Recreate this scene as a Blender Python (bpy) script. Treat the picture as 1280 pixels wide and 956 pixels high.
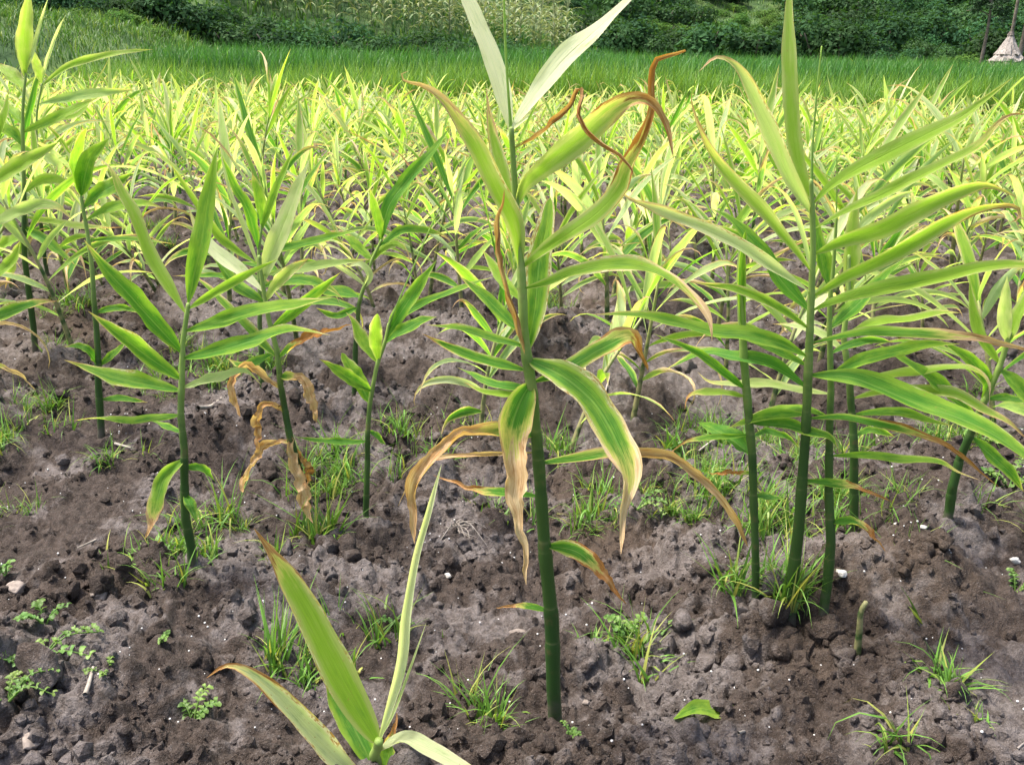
import bpy, math, random
import numpy as np
from mathutils import Vector, Matrix

# ------------------------------------------------------------------ camera, sky, sun, exposure
for o in list(bpy.data.objects): bpy.data.objects.remove(o)
SC = bpy.context.scene
COL = SC.collection
R = math.radians
W0, H0, F = 1280.0, 956.0, 1155.0          # photograph size and focal length in its pixels
CAMZ = 0.70
PITCH, ROLL = math.atan((478 - 63) / F), R(1.2)

cam = bpy.data.cameras.new('camera'); camo = bpy.data.objects.new('camera', cam); COL.objects.link(camo)
cam.sensor_width = 36; cam.lens = 36 * F / W0; cam.clip_start = 0.02; cam.clip_end = 2000
CR = (Matrix.Rotation(math.pi / 2 - PITCH, 3, 'X') @ Matrix.Rotation(ROLL, 3, 'Z'))
camo.matrix_world = Matrix.Translation((0, 0, CAMZ)) @ CR.to_4x4()
SC.camera = camo

SUN_EL, SUN_AZ = R(66), R(-74)              # azimuth from +Y (view direction), positive to the right
wd = bpy.data.worlds.new('World'); SC.world = wd; wd.use_nodes = True
nt = wd.node_tree; bg = nt.nodes['Background']
sky = nt.nodes.new('ShaderNodeTexSky'); sky.sky_type = 'NISHITA'; sky.sun_disc = False
sky.sun_elevation = SUN_EL; sky.sun_rotation = SUN_AZ; sky.dust_density = 5.0; sky.air_density = 1.0; sky.ozone_density = 1.0
nt.links.new(sky.outputs[0], bg.inputs[0]); bg.inputs[1].default_value = 0.15
sl = bpy.data.lights.new('sun', 'SUN'); so = bpy.data.objects.new('sun', sl); COL.objects.link(so)
sl.energy = 3.0; sl.angle = R(7); sl.color = (1.0, 0.96, 0.88)
sd = Vector((math.sin(SUN_AZ) * math.cos(SUN_EL), math.cos(SUN_AZ) * math.cos(SUN_EL), math.sin(SUN_EL)))
so.rotation_euler = sd.to_track_quat('Z', 'Y').to_euler()
SC.view_settings.view_transform = 'Standard'; SC.view_settings.look = 'None'
SC.view_settings.exposure = 1.34; SC.view_settings.gamma = 1.0
SC.render.engine = 'CYCLES'; SC.cycles.use_denoising = True
SC.cycles.max_bounces = 5; SC.cycles.diffuse_bounces = 2; SC.cycles.volume_bounces = 0; SC.cycles.glossy_bounces = 2
SC.cycles.transmission_bounces = 3; SC.cycles.transparent_max_bounces = 4

RNG = np.random.default_rng(11)
rnd = random.Random(7)

# ------------------------------------------------------------------ geometry helpers
CRn = np.array(CR); CPOS = np.array((0, 0, CAMZ))
def ray(px, py):
    d = CRn @ np.array(((px - 640) / F, -(py - 478) / F, -1.0))
    return d / np.linalg.norm(d)
def at(px, py, Y):
    d = ray(px, py); return CPOS + d * (Y / d[1])

def hash2(ix, iy, s):
    n = (ix.astype(np.int64) * 374761393 + iy.astype(np.int64) * 668265263 + s * 1442695041) & 0xffffffff
    n = ((n ^ (n >> 13)) * 1274126177) & 0xffffffff
    n = ((n ^ (n >> 15)) * 2246822519) & 0xffffffff
    return ((n ^ (n >> 14)) & 0xffffff) / float(0xffffff)
def vnoise(x, y, s=0):
    x = np.asarray(x, float); y = np.asarray(y, float)
    ix = np.floor(x); iy = np.floor(y); fx = x - ix; fy = y - iy
    fx = fx * fx * fx * (fx * (fx * 6 - 15) + 10); fy = fy * fy * fy * (fy * (fy * 6 - 15) + 10)
    a = hash2(ix, iy, s); b = hash2(ix + 1, iy, s); c = hash2(ix, iy + 1, s); d = hash2(ix + 1, iy + 1, s)
    return (a * (1 - fx) + b * fx) * (1 - fy) + (c * (1 - fx) + d * fx) * fy * 1.0
def fbm(x, y, s=0, o=4):
    t = 0; a = .5; n = 0
    for k in range(o):
        t = t + a * vnoise(x * 2 ** k + 17.3 * k, y * 2 ** k - 9.1 * k, s + k); n += a; a *= .5
    return t / n
def lumps(x, y, s):
    """rounded clods: height of hemispheres scattered in a jittered grid (cell 1), 0..1"""
    x = np.asarray(x, float); y = np.asarray(y, float)
    ix = np.floor(x); iy = np.floor(y); best = np.zeros_like(x)
    for dx in (-1, 0, 1):
        for dy in (-1, 0, 1):
            cx = ix + dx; cy = iy + dy
            px = cx + .15 + .7 * hash2(cx, cy, s); py = cy + .15 + .7 * hash2(cx, cy, s + 1)
            r = .28 + .5 * hash2(cx, cy, s + 2) ** 1.5
            e = .7 + .6 * hash2(cx, cy, s + 3)
            d2 = ((x - px) * e) ** 2 + ((y - py) / e) ** 2
            h = np.sqrt(np.maximum(0, r * r - d2))
            best = np.maximum(best, h)
    return best
def ground_low(x, y):
    x = np.asarray(x, float); y = np.asarray(y, float)
    h = .085 * (vnoise(x / .62 + 3, y / .5 + 1, 5) - .5) + .03 * (vnoise(x / .25, y / .22, 9) - .5)
    h = h + .034 * np.cos(2 * np.pi * (y + .12 * x) / .72) * np.clip((y - 1.1) / .6, 0, 1) * np.clip((9 - y) / 3, .3, 1)
    h = h + .075 * np.exp(-(((x - .68) / .26) ** 2 + ((y - 1.24) / .13) ** 2)) + .03 * np.exp(-(((x - .38) / .16) ** 2 + ((y - 1.06) / .07) ** 2)) - .03 * np.exp(-(((x + .55) / .5) ** 2 + ((y - 1.42) / .08) ** 2))      # mound by the right hand plants
    return h
def ground_h(x, y):
    x = np.asarray(x, float); y = np.asarray(y, float)
    wx = x + .03 * (vnoise(x / .05, y / .05, 21) - .5); wy = y + .03 * (vnoise(x / .05, y / .05, 22) - .5)
    m = np.clip((fbm(x / .35, y / .3, 31, 3) - .38) * 4, 0, 1)
    h = ground_low(x, y)
    h = h + .11 * np.maximum(0, lumps(wx / .21 + 7.3, wy / .19, 45) - .12) * np.clip((fbm(x / .8, y / .7, 35, 2) - .42) * 5, 0, 1) * .55
    h = h + .060 * lumps(wx / .085, wy / .085, 41) * (.15 + .85 * m) * .80
    h = h + .040 * lumps(wx / .036, wy / .036, 51) * (.30 + .70 * m) * .75
    h = h + .020 * lumps(wx / .016, wy / .016, 61) * .8
    h = h + .016 * (fbm(x / .02, y / .02, 71, 3) - .5)
    return h
def gz(x, y): return float(ground_h(np.array([x]), np.array([y]))[0])
def ground_px(px, py):
    d = ray(px, py); t = .4
    for k in range(4000):
        p = CPOS + d * t
        if p[2] < float(ground_low(p[0], p[1])) + .012: break
        t += .002 + .001 * t
    return p

def build(name, V, Fc, mat, parent=None, uv=None, attrs=None, smooth=True, link=True):
    me = bpy.data.meshes.new(name)
    V = np.asarray(V, np.float32); Fl = Fc if isinstance(Fc, list) else [Fc]
    Fl = [np.asarray(f, np.int32) for f in Fl if len(f)]
    me.vertices.add(len(V)); me.vertices.foreach_set('co', V.ravel())
    li = np.concatenate([f.ravel() for f in Fl]); tot = np.concatenate([np.full(len(f), f.shape[1], np.int32) for f in Fl])
    st = np.concatenate(([0], np.cumsum(tot)[:-1])).astype(np.int32)
    me.loops.add(len(li)); me.loops.foreach_set('vertex_index', li)
    me.polygons.add(len(tot)); me.polygons.foreach_set('loop_start', st); me.polygons.foreach_set('loop_total', tot)
    me.polygons.foreach_set('use_smooth', np.full(len(tot), smooth))
    if uv is not None:
        l = me.uv_layers.new(name='UVMap'); l.data.foreach_set('uv', np.asarray(uv, np.float32)[li].ravel())
    for k, a in (attrs or {}).items():
        t = me.attributes.new(k, 'FLOAT_COLOR', 'POINT'); t.data.foreach_set('color', np.asarray(a, np.float32).ravel())
    me.update(calc_edges=True); me.validate()
    if mat: me.materials.append(mat)
    if not link: return me
    return place(name, me, parent)
def place(name, me, parent=None, loc=None, rot=None, scale=None):
    o = bpy.data.objects.new(name, me); COL.objects.link(o)
    if parent is not None: o.parent = parent
    if loc is not None: o.location = loc
    if rot is not None: o.rotation_euler = rot
    if scale is not None: o.scale = scale if hasattr(scale, '__len__') else (scale,) * 3
    return o
def empty(name, loc, label, cat, group=None):
    o = bpy.data.objects.new(name, None); o.empty_display_size = .02; COL.objects.link(o); o.location = loc
    return tag(o, label, cat, group)
def tag(o, label=None, cat=None, group=None, kind=None):
    if label: o['label'] = label
    if cat: o['category'] = cat
    if group: o['group'] = group
    if kind: o['kind'] = kind
    return o

def spline(P, n, tension=.5):
    P = np.asarray(P, float)
    if len(P) == 2: return P[0] + np.linspace(0, 1, n)[:, None] * (P[1] - P[0])
    Q = np.vstack([2 * P[0] - P[1], P, 2 * P[-1] - P[-2]])
    out = []
    for i in range(len(P) - 1):
        p0, p1, p2, p3 = Q[i:i + 4]
        t = np.linspace(0, 1, 24, endpoint=False)[:, None]
        out.append(.5 * ((2 * p1) + (-p0 + p2) * t + (2 * p0 - 5 * p1 + 4 * p2 - p3) * t * t + (-p0 + 3 * p1 - 3 * p2 + p3) * t ** 3))
    out = np.vstack(out + [P[-1:]])
    s = np.concatenate(([0], np.cumsum(np.linalg.norm(np.diff(out[:, :3], axis=0), axis=1))))
    u = np.linspace(0, s[-1], n)
    return np.stack([np.interp(u, s, out[:, k]) for k in range(P.shape[1])], 1)
def norm(a): return a / np.maximum(np.linalg.norm(a, axis=-1, keepdims=True), 1e-9)
def grid_faces(nu, nv):
    a = (np.arange(nu)[:, None] * (nv + 1) + np.arange(nv)[None, :]).ravel()
    return np.stack([a, a + 1, a + nv + 2, a + nv + 1], 1)

def tube(P, rad, sides=10):
    P = np.asarray(P, float); n = len(P); rad = np.broadcast_to(np.asarray(rad, float), (n,))
    T = norm(np.gradient(P, axis=0)); ref = np.array((0, 1., 0)) if abs(T[0][1]) < .9 else np.array((1., 0, 0))
    A = norm(np.cross(T, ref)); B = np.cross(T, A)
    th = np.arange(sides) / sides * 2 * np.pi
    V = P[:, None] + rad[:, None, None] * (A[:, None] * np.cos(th)[None, :, None] + B[:, None] * np.sin(th)[None, :, None])
    V = V.reshape(-1, 3)
    i = np.arange(n - 1)[:, None] * sides; j = np.arange(sides)[None, :]; k = (j + 1) % sides
    Fq = np.stack([i + j, i + k, i + sides + k, i + sides + j], -1).reshape(-1, 4)
    uv = np.stack([np.repeat(np.linspace(0, 1, n), sides), np.tile(th / (2 * np.pi), n)], 1)
    V = np.vstack([V, P[-1] + T[-1] * rad[-1] * .6]); uv = np.vstack([uv, [1, .5]])
    c = len(V) - 1; b = (n - 1) * sides; jj = np.arange(sides)
    Ft = np.stack([b + jj, b + (jj + 1) % sides, np.full(sides, c)], 1)
    return V, [Fq, Ft], uv

def leaf_surface(P, N, W, dry=0., fold=.55, curl=1.3, ripple=.08, nv=6, seed=0, prof=(.8, 1.1), taper=None):
    """blade along centre line P with upper-side normals N; W = full width at the widest place"""
    n = len(P); u = np.linspace(0, 1, n); r = np.random.default_rng(seed)
    if dry > .1 and n > 20:                               # crumple where the blade has dried
        z0 = np.clip((u - (1 - dry)) / .15, 0, 1); kn = max(6, int(26 * dry))
        cr = np.stack([np.interp(u, np.linspace(0, 1, kn), r.normal(0, 1, kn)) for _ in range(3)], 1)
        P = P + cr * (z0 * min(W, .03) * .055)[:, None]
    T = norm(np.gradient(P, axis=0)); S = norm(np.cross(T, N)); N = np.cross(S, T)
    a, b = prof; um = a / (a + b)
    w = (np.maximum(u, .001) ** a) * (np.maximum(1 - u, 0) ** b) / (um ** a * (1 - um) ** b)
    w = np.maximum(w, .05 * (1 - u) + .015); w = np.maximum(w, .20 * np.minimum(1, (1.002 - u) / .06) * (u > .5)) if dry > .1 else w
    dz = np.clip((u - (1 - dry)) / .22 + .3, 0, 1) if dry > 0 else np.zeros(n)
    w = w * (1 - .22 * dz) * (1 + .07 * np.sin(u * 13 + r.uniform(0, 6)) * u + .05 * np.sin(u * 29 + r.uniform(0, 6)) * u)
    k = fold * (1 - .4 * u) + curl * dz + .25 * np.sin(u * 7 + r.uniform(0, 6))
    k = np.maximum(k, .12)
    v = np.linspace(-1, 1, nv + 1); h = W * .5 * w
    ang = k[:, None] * v[None, :]
    ss = np.sin(ang) / k[:, None]; nn = (1 - np.cos(ang)) / k[:, None] + .10 * np.abs(v)[None, :]
    ph = r.uniform(0, 6.28, 4); fr = r.uniform(9, 15)
    rip = ripple * (np.sin(fr * u + ph[0])[:, None] * np.clip(v, 0, 1)[None, :] ** 2 + np.sin(fr * 1.13 * u + ph[1])[:, None] * np.clip(-v, 0, 1)[None, :] ** 2) * 2
    rip = rip + ripple * .8 * (np.sin(fr * 2.3 * u + ph[2])[:, None] * np.clip(v, 0, 1)[None, :] ** 3 + np.sin(fr * 2.7 * u + ph[3])[:, None] * np.clip(-v, 0, 1)[None, :] ** 3)
    rip = rip * (1 + 1.4 * dz[:, None])
    jag = 1 + dz[:, None] * (np.abs(v) > .9)[None, :] * r.uniform(-.3, .1, (n, nv + 1))
    V = P[:, None] + S[:, None] * (ss * h[:, None] * jag)[..., None] + N[:, None] * ((nn + rip) * h[:, None])[..., None]
    uv = np.stack(np.broadcast_arrays(u[:, None], (v[None, :] + 1) / 2), -1)
    return V.reshape(-1, 3), grid_faces(n - 1, nv), uv.reshape(-1, 2)
def lpar(n, dry, yel, edge, pale, tone, rn):
    return {'lp': np.tile((dry, yel, edge, pale), (n, 1)), 'lq': np.tile((tone, rn, 0, 1), (n, 1))}

# ------------------------------------------------------------------ materials
class NT:
    def __init__(s, name):
        s.m = bpy.data.materials.new(name); s.m.use_nodes = True; s.t = s.m.node_tree
        for n in list(s.t.nodes): s.t.nodes.remove(n)
        s.out = s.n('ShaderNodeOutputMaterial')
    def n(s, t, **kw):
        x = s.t.nodes.new(t)
        for k, v in kw.items(): setattr(x, k, v)
        return x
    def put(s, inp, v):
        if isinstance(v, bpy.types.NodeSocket): s.t.links.new(v, inp)
        elif v is not None: inp.default_value = v
    def math(s, op, a, b=None, c=None, clamp=False):
        x = s.n('ShaderNodeMath', operation=op); x.use_clamp = clamp
        for i, v in enumerate((a, b, c)):
            if v is not None: s.put(x.inputs[i], v)
        return x.outputs[0]
    def ss(s, v, a, b):                       # smoothstep
        x = s.n('ShaderNodeMapRange', interpolation_type='SMOOTHSTEP')
        s.put(x.inputs[0], v); s.put(x.inputs[1], a); s.put(x.inputs[2], b)
        return x.outputs[0]
    def mix(s, f, a, b):
        x = s.n('ShaderNodeMix', data_type='RGBA')
        s.put(x.inputs[0], f)
        for i, v in ((6, a), (7, b)): s.put(x.inputs[i], (*v, 1) if isinstance(v, tuple) and len(v) == 3 else v)
        return x.outputs[2]
    def noise(s, vec, scale, detail=3, rough=.55, dim='3D', w=None):
        x = s.n('ShaderNodeTexNoise', noise_dimensions=dim)
        s.put(x.inputs['Vector'], vec); s.put(x.inputs['Scale'], scale); s.put(x.inputs['Detail'], detail); s.put(x.inputs['Roughness'], rough)
        if w is not None: s.put(x.inputs['W'], w)
        return x.outputs[0]
    def attr(s, name):
        x = s.n('ShaderNodeAttribute', attribute_name=name); q = s.n('ShaderNodeSeparateColor'); s.t.links.new(x.outputs['Color'], q.inputs[0])
        return q.outputs[0], q.outputs[1], q.outputs[2], x.outputs['Alpha']
    def pbsdf(s, col, rough=.6, spec=.4, normal=None):
        p = s.n('ShaderNodeBsdfPrincipled'); s.put(p.inputs['Base Color'], (*col, 1) if isinstance(col, tuple) else col)
        s.put(p.inputs['Roughness'], rough); s.put(p.inputs['Specular IOR Level'], spec)
        if normal is not None: s.put(p.inputs['Normal'], normal)
        return p.outputs[0]
    def bump(s, h, strength=.3, dist=.002):
        b = s.n('ShaderNodeBump'); s.put(b.inputs['Height'], h); s.put(b.inputs['Strength'], strength); s.put(b.inputs['Distance'], dist)
        return b.outputs[0]
    def translucent(s, surf, col, f, normal=None):
        t = s.n('ShaderNodeBsdfTranslucent'); s.put(t.inputs[0], (*col, 1) if isinstance(col, tuple) else col)
        if normal is not None: s.put(t.inputs['Normal'], normal)
        m = s.n('ShaderNodeMixShader'); s.put(m.inputs[0], f); s.t.links.new(surf, m.inputs[1]); s.t.links.new(t.outputs[0], m.inputs[2])
        return m.outputs[0]
    def done(s, sh): s.t.links.new(sh, s.out.inputs[0]); return s.m

def ginger_leaf_material():
    m = NT('ginger_leaf')
    uvn = m.n('ShaderNodeUVMap'); sp = m.n('ShaderNodeSeparateXYZ'); m.t.links.new(uvn.outputs[0], sp.inputs[0])
    u, v = sp.outputs[0], sp.outputs[1]
    dry, yel, edge, pale = m.attr('lp'); tone, rn, _, _ = m.attr('lq')
    oi = m.n('ShaderNodeObjectInfo').outputs['Random']
    seed = m.math('ADD', m.math('MULTIPLY', rn, 37.), m.math('MULTIPLY', oi, 11.))
    cb = m.n('ShaderNodeCombineXYZ'); m.put(cb.inputs[0], m.math('MULTIPLY', u, 5.)); m.put(cb.inputs[1], m.math('MULTIPLY', v, 2.2)); m.put(cb.inputs[2], seed)
    blot = m.noise(cb.outputs[0], 1.6, 4, .6)
    c2 = m.n('ShaderNodeCombineXYZ'); m.put(c2.inputs[0], m.math('MULTIPLY', u, 2.5)); m.put(c2.inputs[1], m.math('MULTIPLY', v, 26.)); m.put(c2.inputs[2], seed)
    streak = m.noise(c2.outputs[0], 2.2, 3, .6)
    av = m.math('ABSOLUTE', m.math('SUBTRACT', m.math('MULTIPLY', v, 2.), 1.))        # 0 midrib .. 1 margin
    midr = m.math('SUBTRACT', 1., m.ss(av, .02, .09))
    # yellowing: overall, from the margins and towards the tip
    yf = m.math('ADD', yel, m.math('MULTIPLY', edge, m.math('MULTIPLY', m.ss(av, .35, 1.), .9)))
    yf = m.math('ADD', yf, m.math('MULTIPLY', m.math('SUBTRACT', blot, .5), .7))
    yf = m.math('ADD', yf, m.math('MULTIPLY', m.math('SUBTRACT', streak, .5), .35))
    yf = m.math('ADD', yf, m.math('MULTIPLY', m.math('MULTIPLY', u, u), .22), clamp=True)
    g = m.mix(m.ss(streak, .25, .75), (.056, .200, .020), (.120, .330, .034))
    g = m.mix(m.math('MULTIPLY', midr, .55), g, (.26, .44, .10))
    c = m.mix(m.ss(yf, .08, .55), g, (.30, .48, .050))
    c = m.mix(m.ss(yf, .5, 1.05), c, (.46, .52, .17))
    c = m.mix(m.math('MULTIPLY', pale, m.ss(m.math('ADD', blot, m.math('MULTIPLY', streak, .4)), .2, .7)), c, (.92, .90, .64))
    mb = m.math('ADD', m.math('MULTIPLY', av, m.math('ADD', .62, m.math('MULTIPLY', u, .45))), m.math('MULTIPLY', m.math('SUBTRACT', blot, .5), .75))
    mb = m.math('ADD', mb, m.math('MULTIPLY', m.math('SUBTRACT', streak, .5), .35))
    mb = m.math('ADD', mb, m.math('MULTIPLY', m.math('SUBTRACT', edge, .8), .25))
    mb = m.math('MULTIPLY', m.ss(mb, .70, .76), m.math('MULTIPLY', edge, .85, clamp=True))
    c5 = m.n('ShaderNodeCombineXYZ'); m.put(c5.inputs[0], m.math('MULTIPLY', u, 26.)); m.put(c5.inputs[1], m.math('MULTIPLY', v, 12.)); m.put(c5.inputs[2], seed)
    mott = m.noise(c5.outputs[0], 1.5, 3, .6)
    c = m.mix(m.math('MULTIPLY', mb, m.ss(m.math('ADD', mott, m.math('MULTIPLY', av, .55)), .60, .70)), c, m.mix(m.ss(mott, .46, .58), (.84, .76, .54), (.52, .29, .09)))
    c3 = m.n('ShaderNodeCombineXYZ'); m.put(c3.inputs[0], m.math('MULTIPLY', u, 3.)); m.put(c3.inputs[1], m.math('MULTIPLY', v, 95.)); m.put(c3.inputs[2], seed)
    vein = m.noise(c3.outputs[0], 1.6, 2, .5)
    hv = m.n('ShaderNodeHueSaturation'); m.put(hv.inputs['Color'], c); m.put(hv.inputs['Value'], m.math('ADD', .62, m.math('MULTIPLY', vein, .76))); c = hv.outputs[0]
    c4 = m.n('ShaderNodeCombineXYZ'); m.put(c4.inputs[0], m.math('MULTIPLY', u, 34.)); m.put(c4.inputs[1], m.math('MULTIPLY', v, 7.)); m.put(c4.inputs[2], seed)
    spot = m.math('MULTIPLY', m.ss(m.noise(c4.outputs[0], 1.3, 3, .6), .66, .73), m.ss(blot, .40, .62))
    c = m.mix(m.math('MULTIPLY', spot, .75), c, (.40, .25, .09))
    # dried tissue: from the tip backwards, eating further along the margins
    dc = m.math('ADD', u, m.math('MULTIPLY', m.math('SUBTRACT', blot, .5), .42))
    dc = m.math('ADD', dc, m.math('MULTIPLY', m.math('SUBTRACT', streak, .5), .26))
    dc = m.math('ADD', dc, m.math('MULTIPLY', edge, m.math('MULTIPLY', m.math('POWER', av, 3.), .30)))
    lim = m.math('SUBTRACT', 1.06, dry)
    has = m.ss(dry, .01, .05)
    halo = m.math('MULTIPLY', has, m.ss(dc, m.math('SUBTRACT', lim, .16), m.math('SUBTRACT', lim, .0)))
    dm = m.math('MULTIPLY', has, m.ss(dc, m.math('SUBTRACT', lim, .010), m.math('ADD', lim, .030)))
    c = m.mix(m.math('MULTIPLY', halo, .8), c, (.74, .64, .20))
    tone = m.math('ADD', tone, m.math('MULTIPLY', m.math('SUBTRACT', blot, .5), 1.6), clamp=True)
    br = m.mix(tone, (.62, .43, .21), (.33, .125, .028))
    br = m.mix(m.ss(streak, .35, .7), br, m.mix(tone, (.86, .74, .52), (.50, .24, .07)))
    br = m.mix(m.math('MULTIPLY', m.ss(blot, .55, .75), .6), br, (.17, .075, .028))
    c = m.mix(dm, c, br)
    hgt = m.math('ADD', m.math('ADD', streak, m.math('MULTIPLY', vein, .7)), m.math('MULTIPLY', midr, -.8))
    nb = m.bump(hgt, .6, .0018)
    sh = m.pbsdf(c, m.math('ADD', .46, m.math('MULTIPLY', dm, .4)), .28, nb)
    tc = m.n('ShaderNodeMix', data_type='RGBA', blend_type='MULTIPLY'); tc.inputs[0].default_value = 1
    m.t.links.new(c, tc.inputs[6]); tc.inputs[7].default_value = (1.18, 1.25, .60, 1)
    return m.done(m.translucent(sh, tc.outputs[2], m.math('SUBTRACT', .54, m.math('MULTIPLY', dm, .2))))

def stem_material():
    m = NT('ginger_stem')
    uvn = m.n('ShaderNodeUVMap'); sp = m.n('ShaderNodeSeparateXYZ'); m.t.links.new(uvn.outputs[0], sp.inputs[0])
    u, v = sp.outputs[0], sp.outputs[1]
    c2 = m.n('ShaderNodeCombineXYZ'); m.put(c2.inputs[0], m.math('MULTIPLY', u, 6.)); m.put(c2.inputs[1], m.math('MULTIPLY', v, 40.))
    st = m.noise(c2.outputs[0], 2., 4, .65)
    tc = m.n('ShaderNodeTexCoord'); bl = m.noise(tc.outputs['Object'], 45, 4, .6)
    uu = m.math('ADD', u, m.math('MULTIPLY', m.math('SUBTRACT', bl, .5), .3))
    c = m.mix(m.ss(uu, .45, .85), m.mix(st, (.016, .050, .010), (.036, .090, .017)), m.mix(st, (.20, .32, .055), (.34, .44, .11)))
    sg, ab, _, _ = m.attr('lq')
    c = m.mix(m.math('MULTIPLY', sg, m.math('MULTIPLY', u, .5)), c, (.17, .27, .05))
    c = m.mix(m.math('MULTIPLY', m.math('SUBTRACT', 1., m.ss(ab, .0, .14)), m.math('MULTIPLY', m.ss(bl, .35, .6), .7)), c, (.38, .33, .15))
    c = m.mix(m.math('MULTIPLY', m.ss(bl, .58, .72), .45), c, (.15, .10, .045))
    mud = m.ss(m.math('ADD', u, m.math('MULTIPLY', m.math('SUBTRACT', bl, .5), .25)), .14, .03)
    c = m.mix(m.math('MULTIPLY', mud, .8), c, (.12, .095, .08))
    nb = m.bump(st, .4, .001)
    sh = m.pbsdf(c, .45, .4, nb)
    return m.done(m.translucent(sh, (.2, .3, .04), .08))

def soil_material(name='soil'):
    m = NT(name)
    tc = m.n('ShaderNodeTexCoord'); P = tc.outputs['Object']
    geo = m.n('ShaderNodeNewGeometry'); P = geo.outputs['Position']
    n1 = m.noise(P, 2.0, 5, .6); n2 = m.noise(P, 14, 5, .65); n3 = m.noise(P, 70, 5, .7); n4 = m.noise(P, 330, 4, .7)
    wet = m.ss(m.math('ADD', m.math('MULTIPLY', n1, .42), m.math('MULTIPLY', m.noise(P, 8, 6, .68), .62)), .468, .54)
    a = m.mix(m.ss(n3, .32, .68), (.084, .067, .059), (.190, .164, .154))
    a = m.mix(m.math('MULTIPLY', m.ss(n4, .52, .72), .4), a, (.30, .268, .260))
    b = m.mix(m.ss(n3, .32, .68), (.028, .019, .014), (.074, .053, .041))
    c = m.mix(m.math('MULTIPLY', wet, .9), a, b)
    n6 = m.noise(P, 900, 2, .6); c = m.mix(m.math('MULTIPLY', m.ss(n6, .60, .70), .35), c, (.40, .37, .36))
    n5 = m.noise(P, 1.1, 3, .5)
    c = m.mix(m.math('MULTIPLY', m.ss(n5, .5, .7), .25), c, (.16, .105, .062))
    h = m.math('ADD', m.math('MULTIPLY', n3, 1.), m.math('MULTIPLY', n4, .5))
    return m.done(m.pbsdf(c, m.math('SUBTRACT', .95, m.math('MULTIPLY', wet, .15)), .2, m.bump(h, 1.0, .012)))

def simple(name, c1, c2, scale=20, rough=.8, tr=0, trc=None, spec=.3, bump=.3, rand=0., gen='Object'):
    m = NT(name); tc = m.n('ShaderNodeTexCoord'); n = m.noise(tc.outputs[gen], scale, 4, .6)
    c = m.mix(m.ss(n, .3, .7), c1, c2)
    if rand:
        oi = m.n('ShaderNodeObjectInfo').outputs['Random']
        hs = m.n('ShaderNodeHueSaturation'); m.put(hs.inputs['Color'], c); m.put(hs.inputs['Hue'], m.math('ADD', .5 - .03 * rand, m.math('MULTIPLY', oi, .06 * rand)))
        m.put(hs.inputs['Value'], m.math('ADD', 1 - .45 * rand, m.math('MULTIPLY', m.math('FRACT', m.math('MULTIPLY', oi, 7.31)), .9 * rand)))
        c = hs.outputs[0]
    sh = m.pbsdf(c, rough, spec, m.bump(n, bump, .004) if bump else None)
    if tr: sh = m.translucent(sh, trc or c, tr)
    return m.done(sh)

def blade_material(name, base, tip, tr=.35, yellow=(.42, .40, .10), yamt=.25):
    """narrow blades: colour from root to tip, single blades differ"""
    m = NT(name); uvn = m.n('ShaderNodeUVMap'); sp = m.n('ShaderNodeSeparateXYZ'); m.t.links.new(uvn.outputs[0], sp.inputs[0])
    r1, r2, _, _ = m.attr('lq')
    c = m.mix(sp.outputs[0], base, tip)
    c = m.mix(m.math('MULTIPLY', m.ss(r1, 1 - yamt * 1.4, 1.), .8), c, yellow)
    hs = m.n('ShaderNodeHueSaturation'); m.put(hs.inputs['Color'], c); m.put(hs.inputs['Value'], m.math('ADD', .7, m.math('MULTIPLY', r2, .6)))
    c = hs.outputs[0]
    tc = m.n('ShaderNodeMix', data_type='RGBA', blend_type='MULTIPLY'); tc.inputs[0].default_value = 1
    m.t.links.new(c, tc.inputs[6]); tc.inputs[7].default_value = (1.3, 1.25, .6, 1)
    return m.done(m.translucent(m.pbsdf(c, .5, .35), tc.outputs[2], tr))

M = {}
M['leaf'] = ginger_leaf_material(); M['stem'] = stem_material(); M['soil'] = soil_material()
M['weed_grass'] = blade_material('weed_grass', (.060, .150, .020), (.17, .34, .050), yamt=.25)
M['rice'] = blade_material('rice', (.022, .085, .014), (.062, .195, .030), yamt=.05, yellow=(.16, .30, .04))
M['rice_low'] = blade_material('rice_low', (.040, .110, .015), (.150, .300, .040), yamt=.2, yellow=(.25, .36, .05))
M['bank_grass'] = blade_material('bank_grass', (.030, .085, .014), (.085, .190, .030), yamt=.2, yellow=(.22, .28, .06))
M['weed_leaf'] = simple('weed_leaf', (.07, .155, .028), (.17, .26, .060), 30, .5, .3, (.22, .40, .04), rand=.5)
M['bush'] = simple('bush_leaf', (.017, .052, .020), (.050, .115, .036), 1.5, .8, .25, (.06, .15, .02), spec=.12, bump=0, rand=.8)
M['scrub'] = simple('scrub_leaf', (.040, .105, .018), (.085, .170, .030), 1.5, .8, .25, (.12, .22, .03), spec=.12, bump=0, rand=.6)
M['conifer'] = simple('conifer_leaf', (.010, .035, .010), (.024, .062, .016), 1.5, .6, .1, (.04, .1, .02), bump=0)
M['maize'] = simple('maize_leaf', (.09, .17, .05), (.32, .33, .17), 2.5, .6, .25, (.3, .35, .1), bump=0, rand=.7)
M['bark'] = simple('bark', (.09, .07, .05), (.19, .16, .13), 6, .9)
M['terrain'] = simple('terrain', (.018, .048, .012), (.065, .110, .026), .9, .95, bump=.6)
M['straw'] = simple('straw', (.17, .145, .125), (.36, .32, .29), 14, .9)
M['straw_old'] = simple('straw_old', (.10, .08, .07), (.24, .20, .175), 14, .9)
M['stick'] = simple('stick', (.20, .17, .14), (.40, .35, .30), 60, .85)
M['stone'] = simple('stone', (.13, .105, .088), (.30, .25, .215), 60, .85, bump=.5)
M['pale_stone'] = simple('pale_stone', (.34, .32, .29), (.60, .57, .53), 90, .8, bump=.5)
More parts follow.
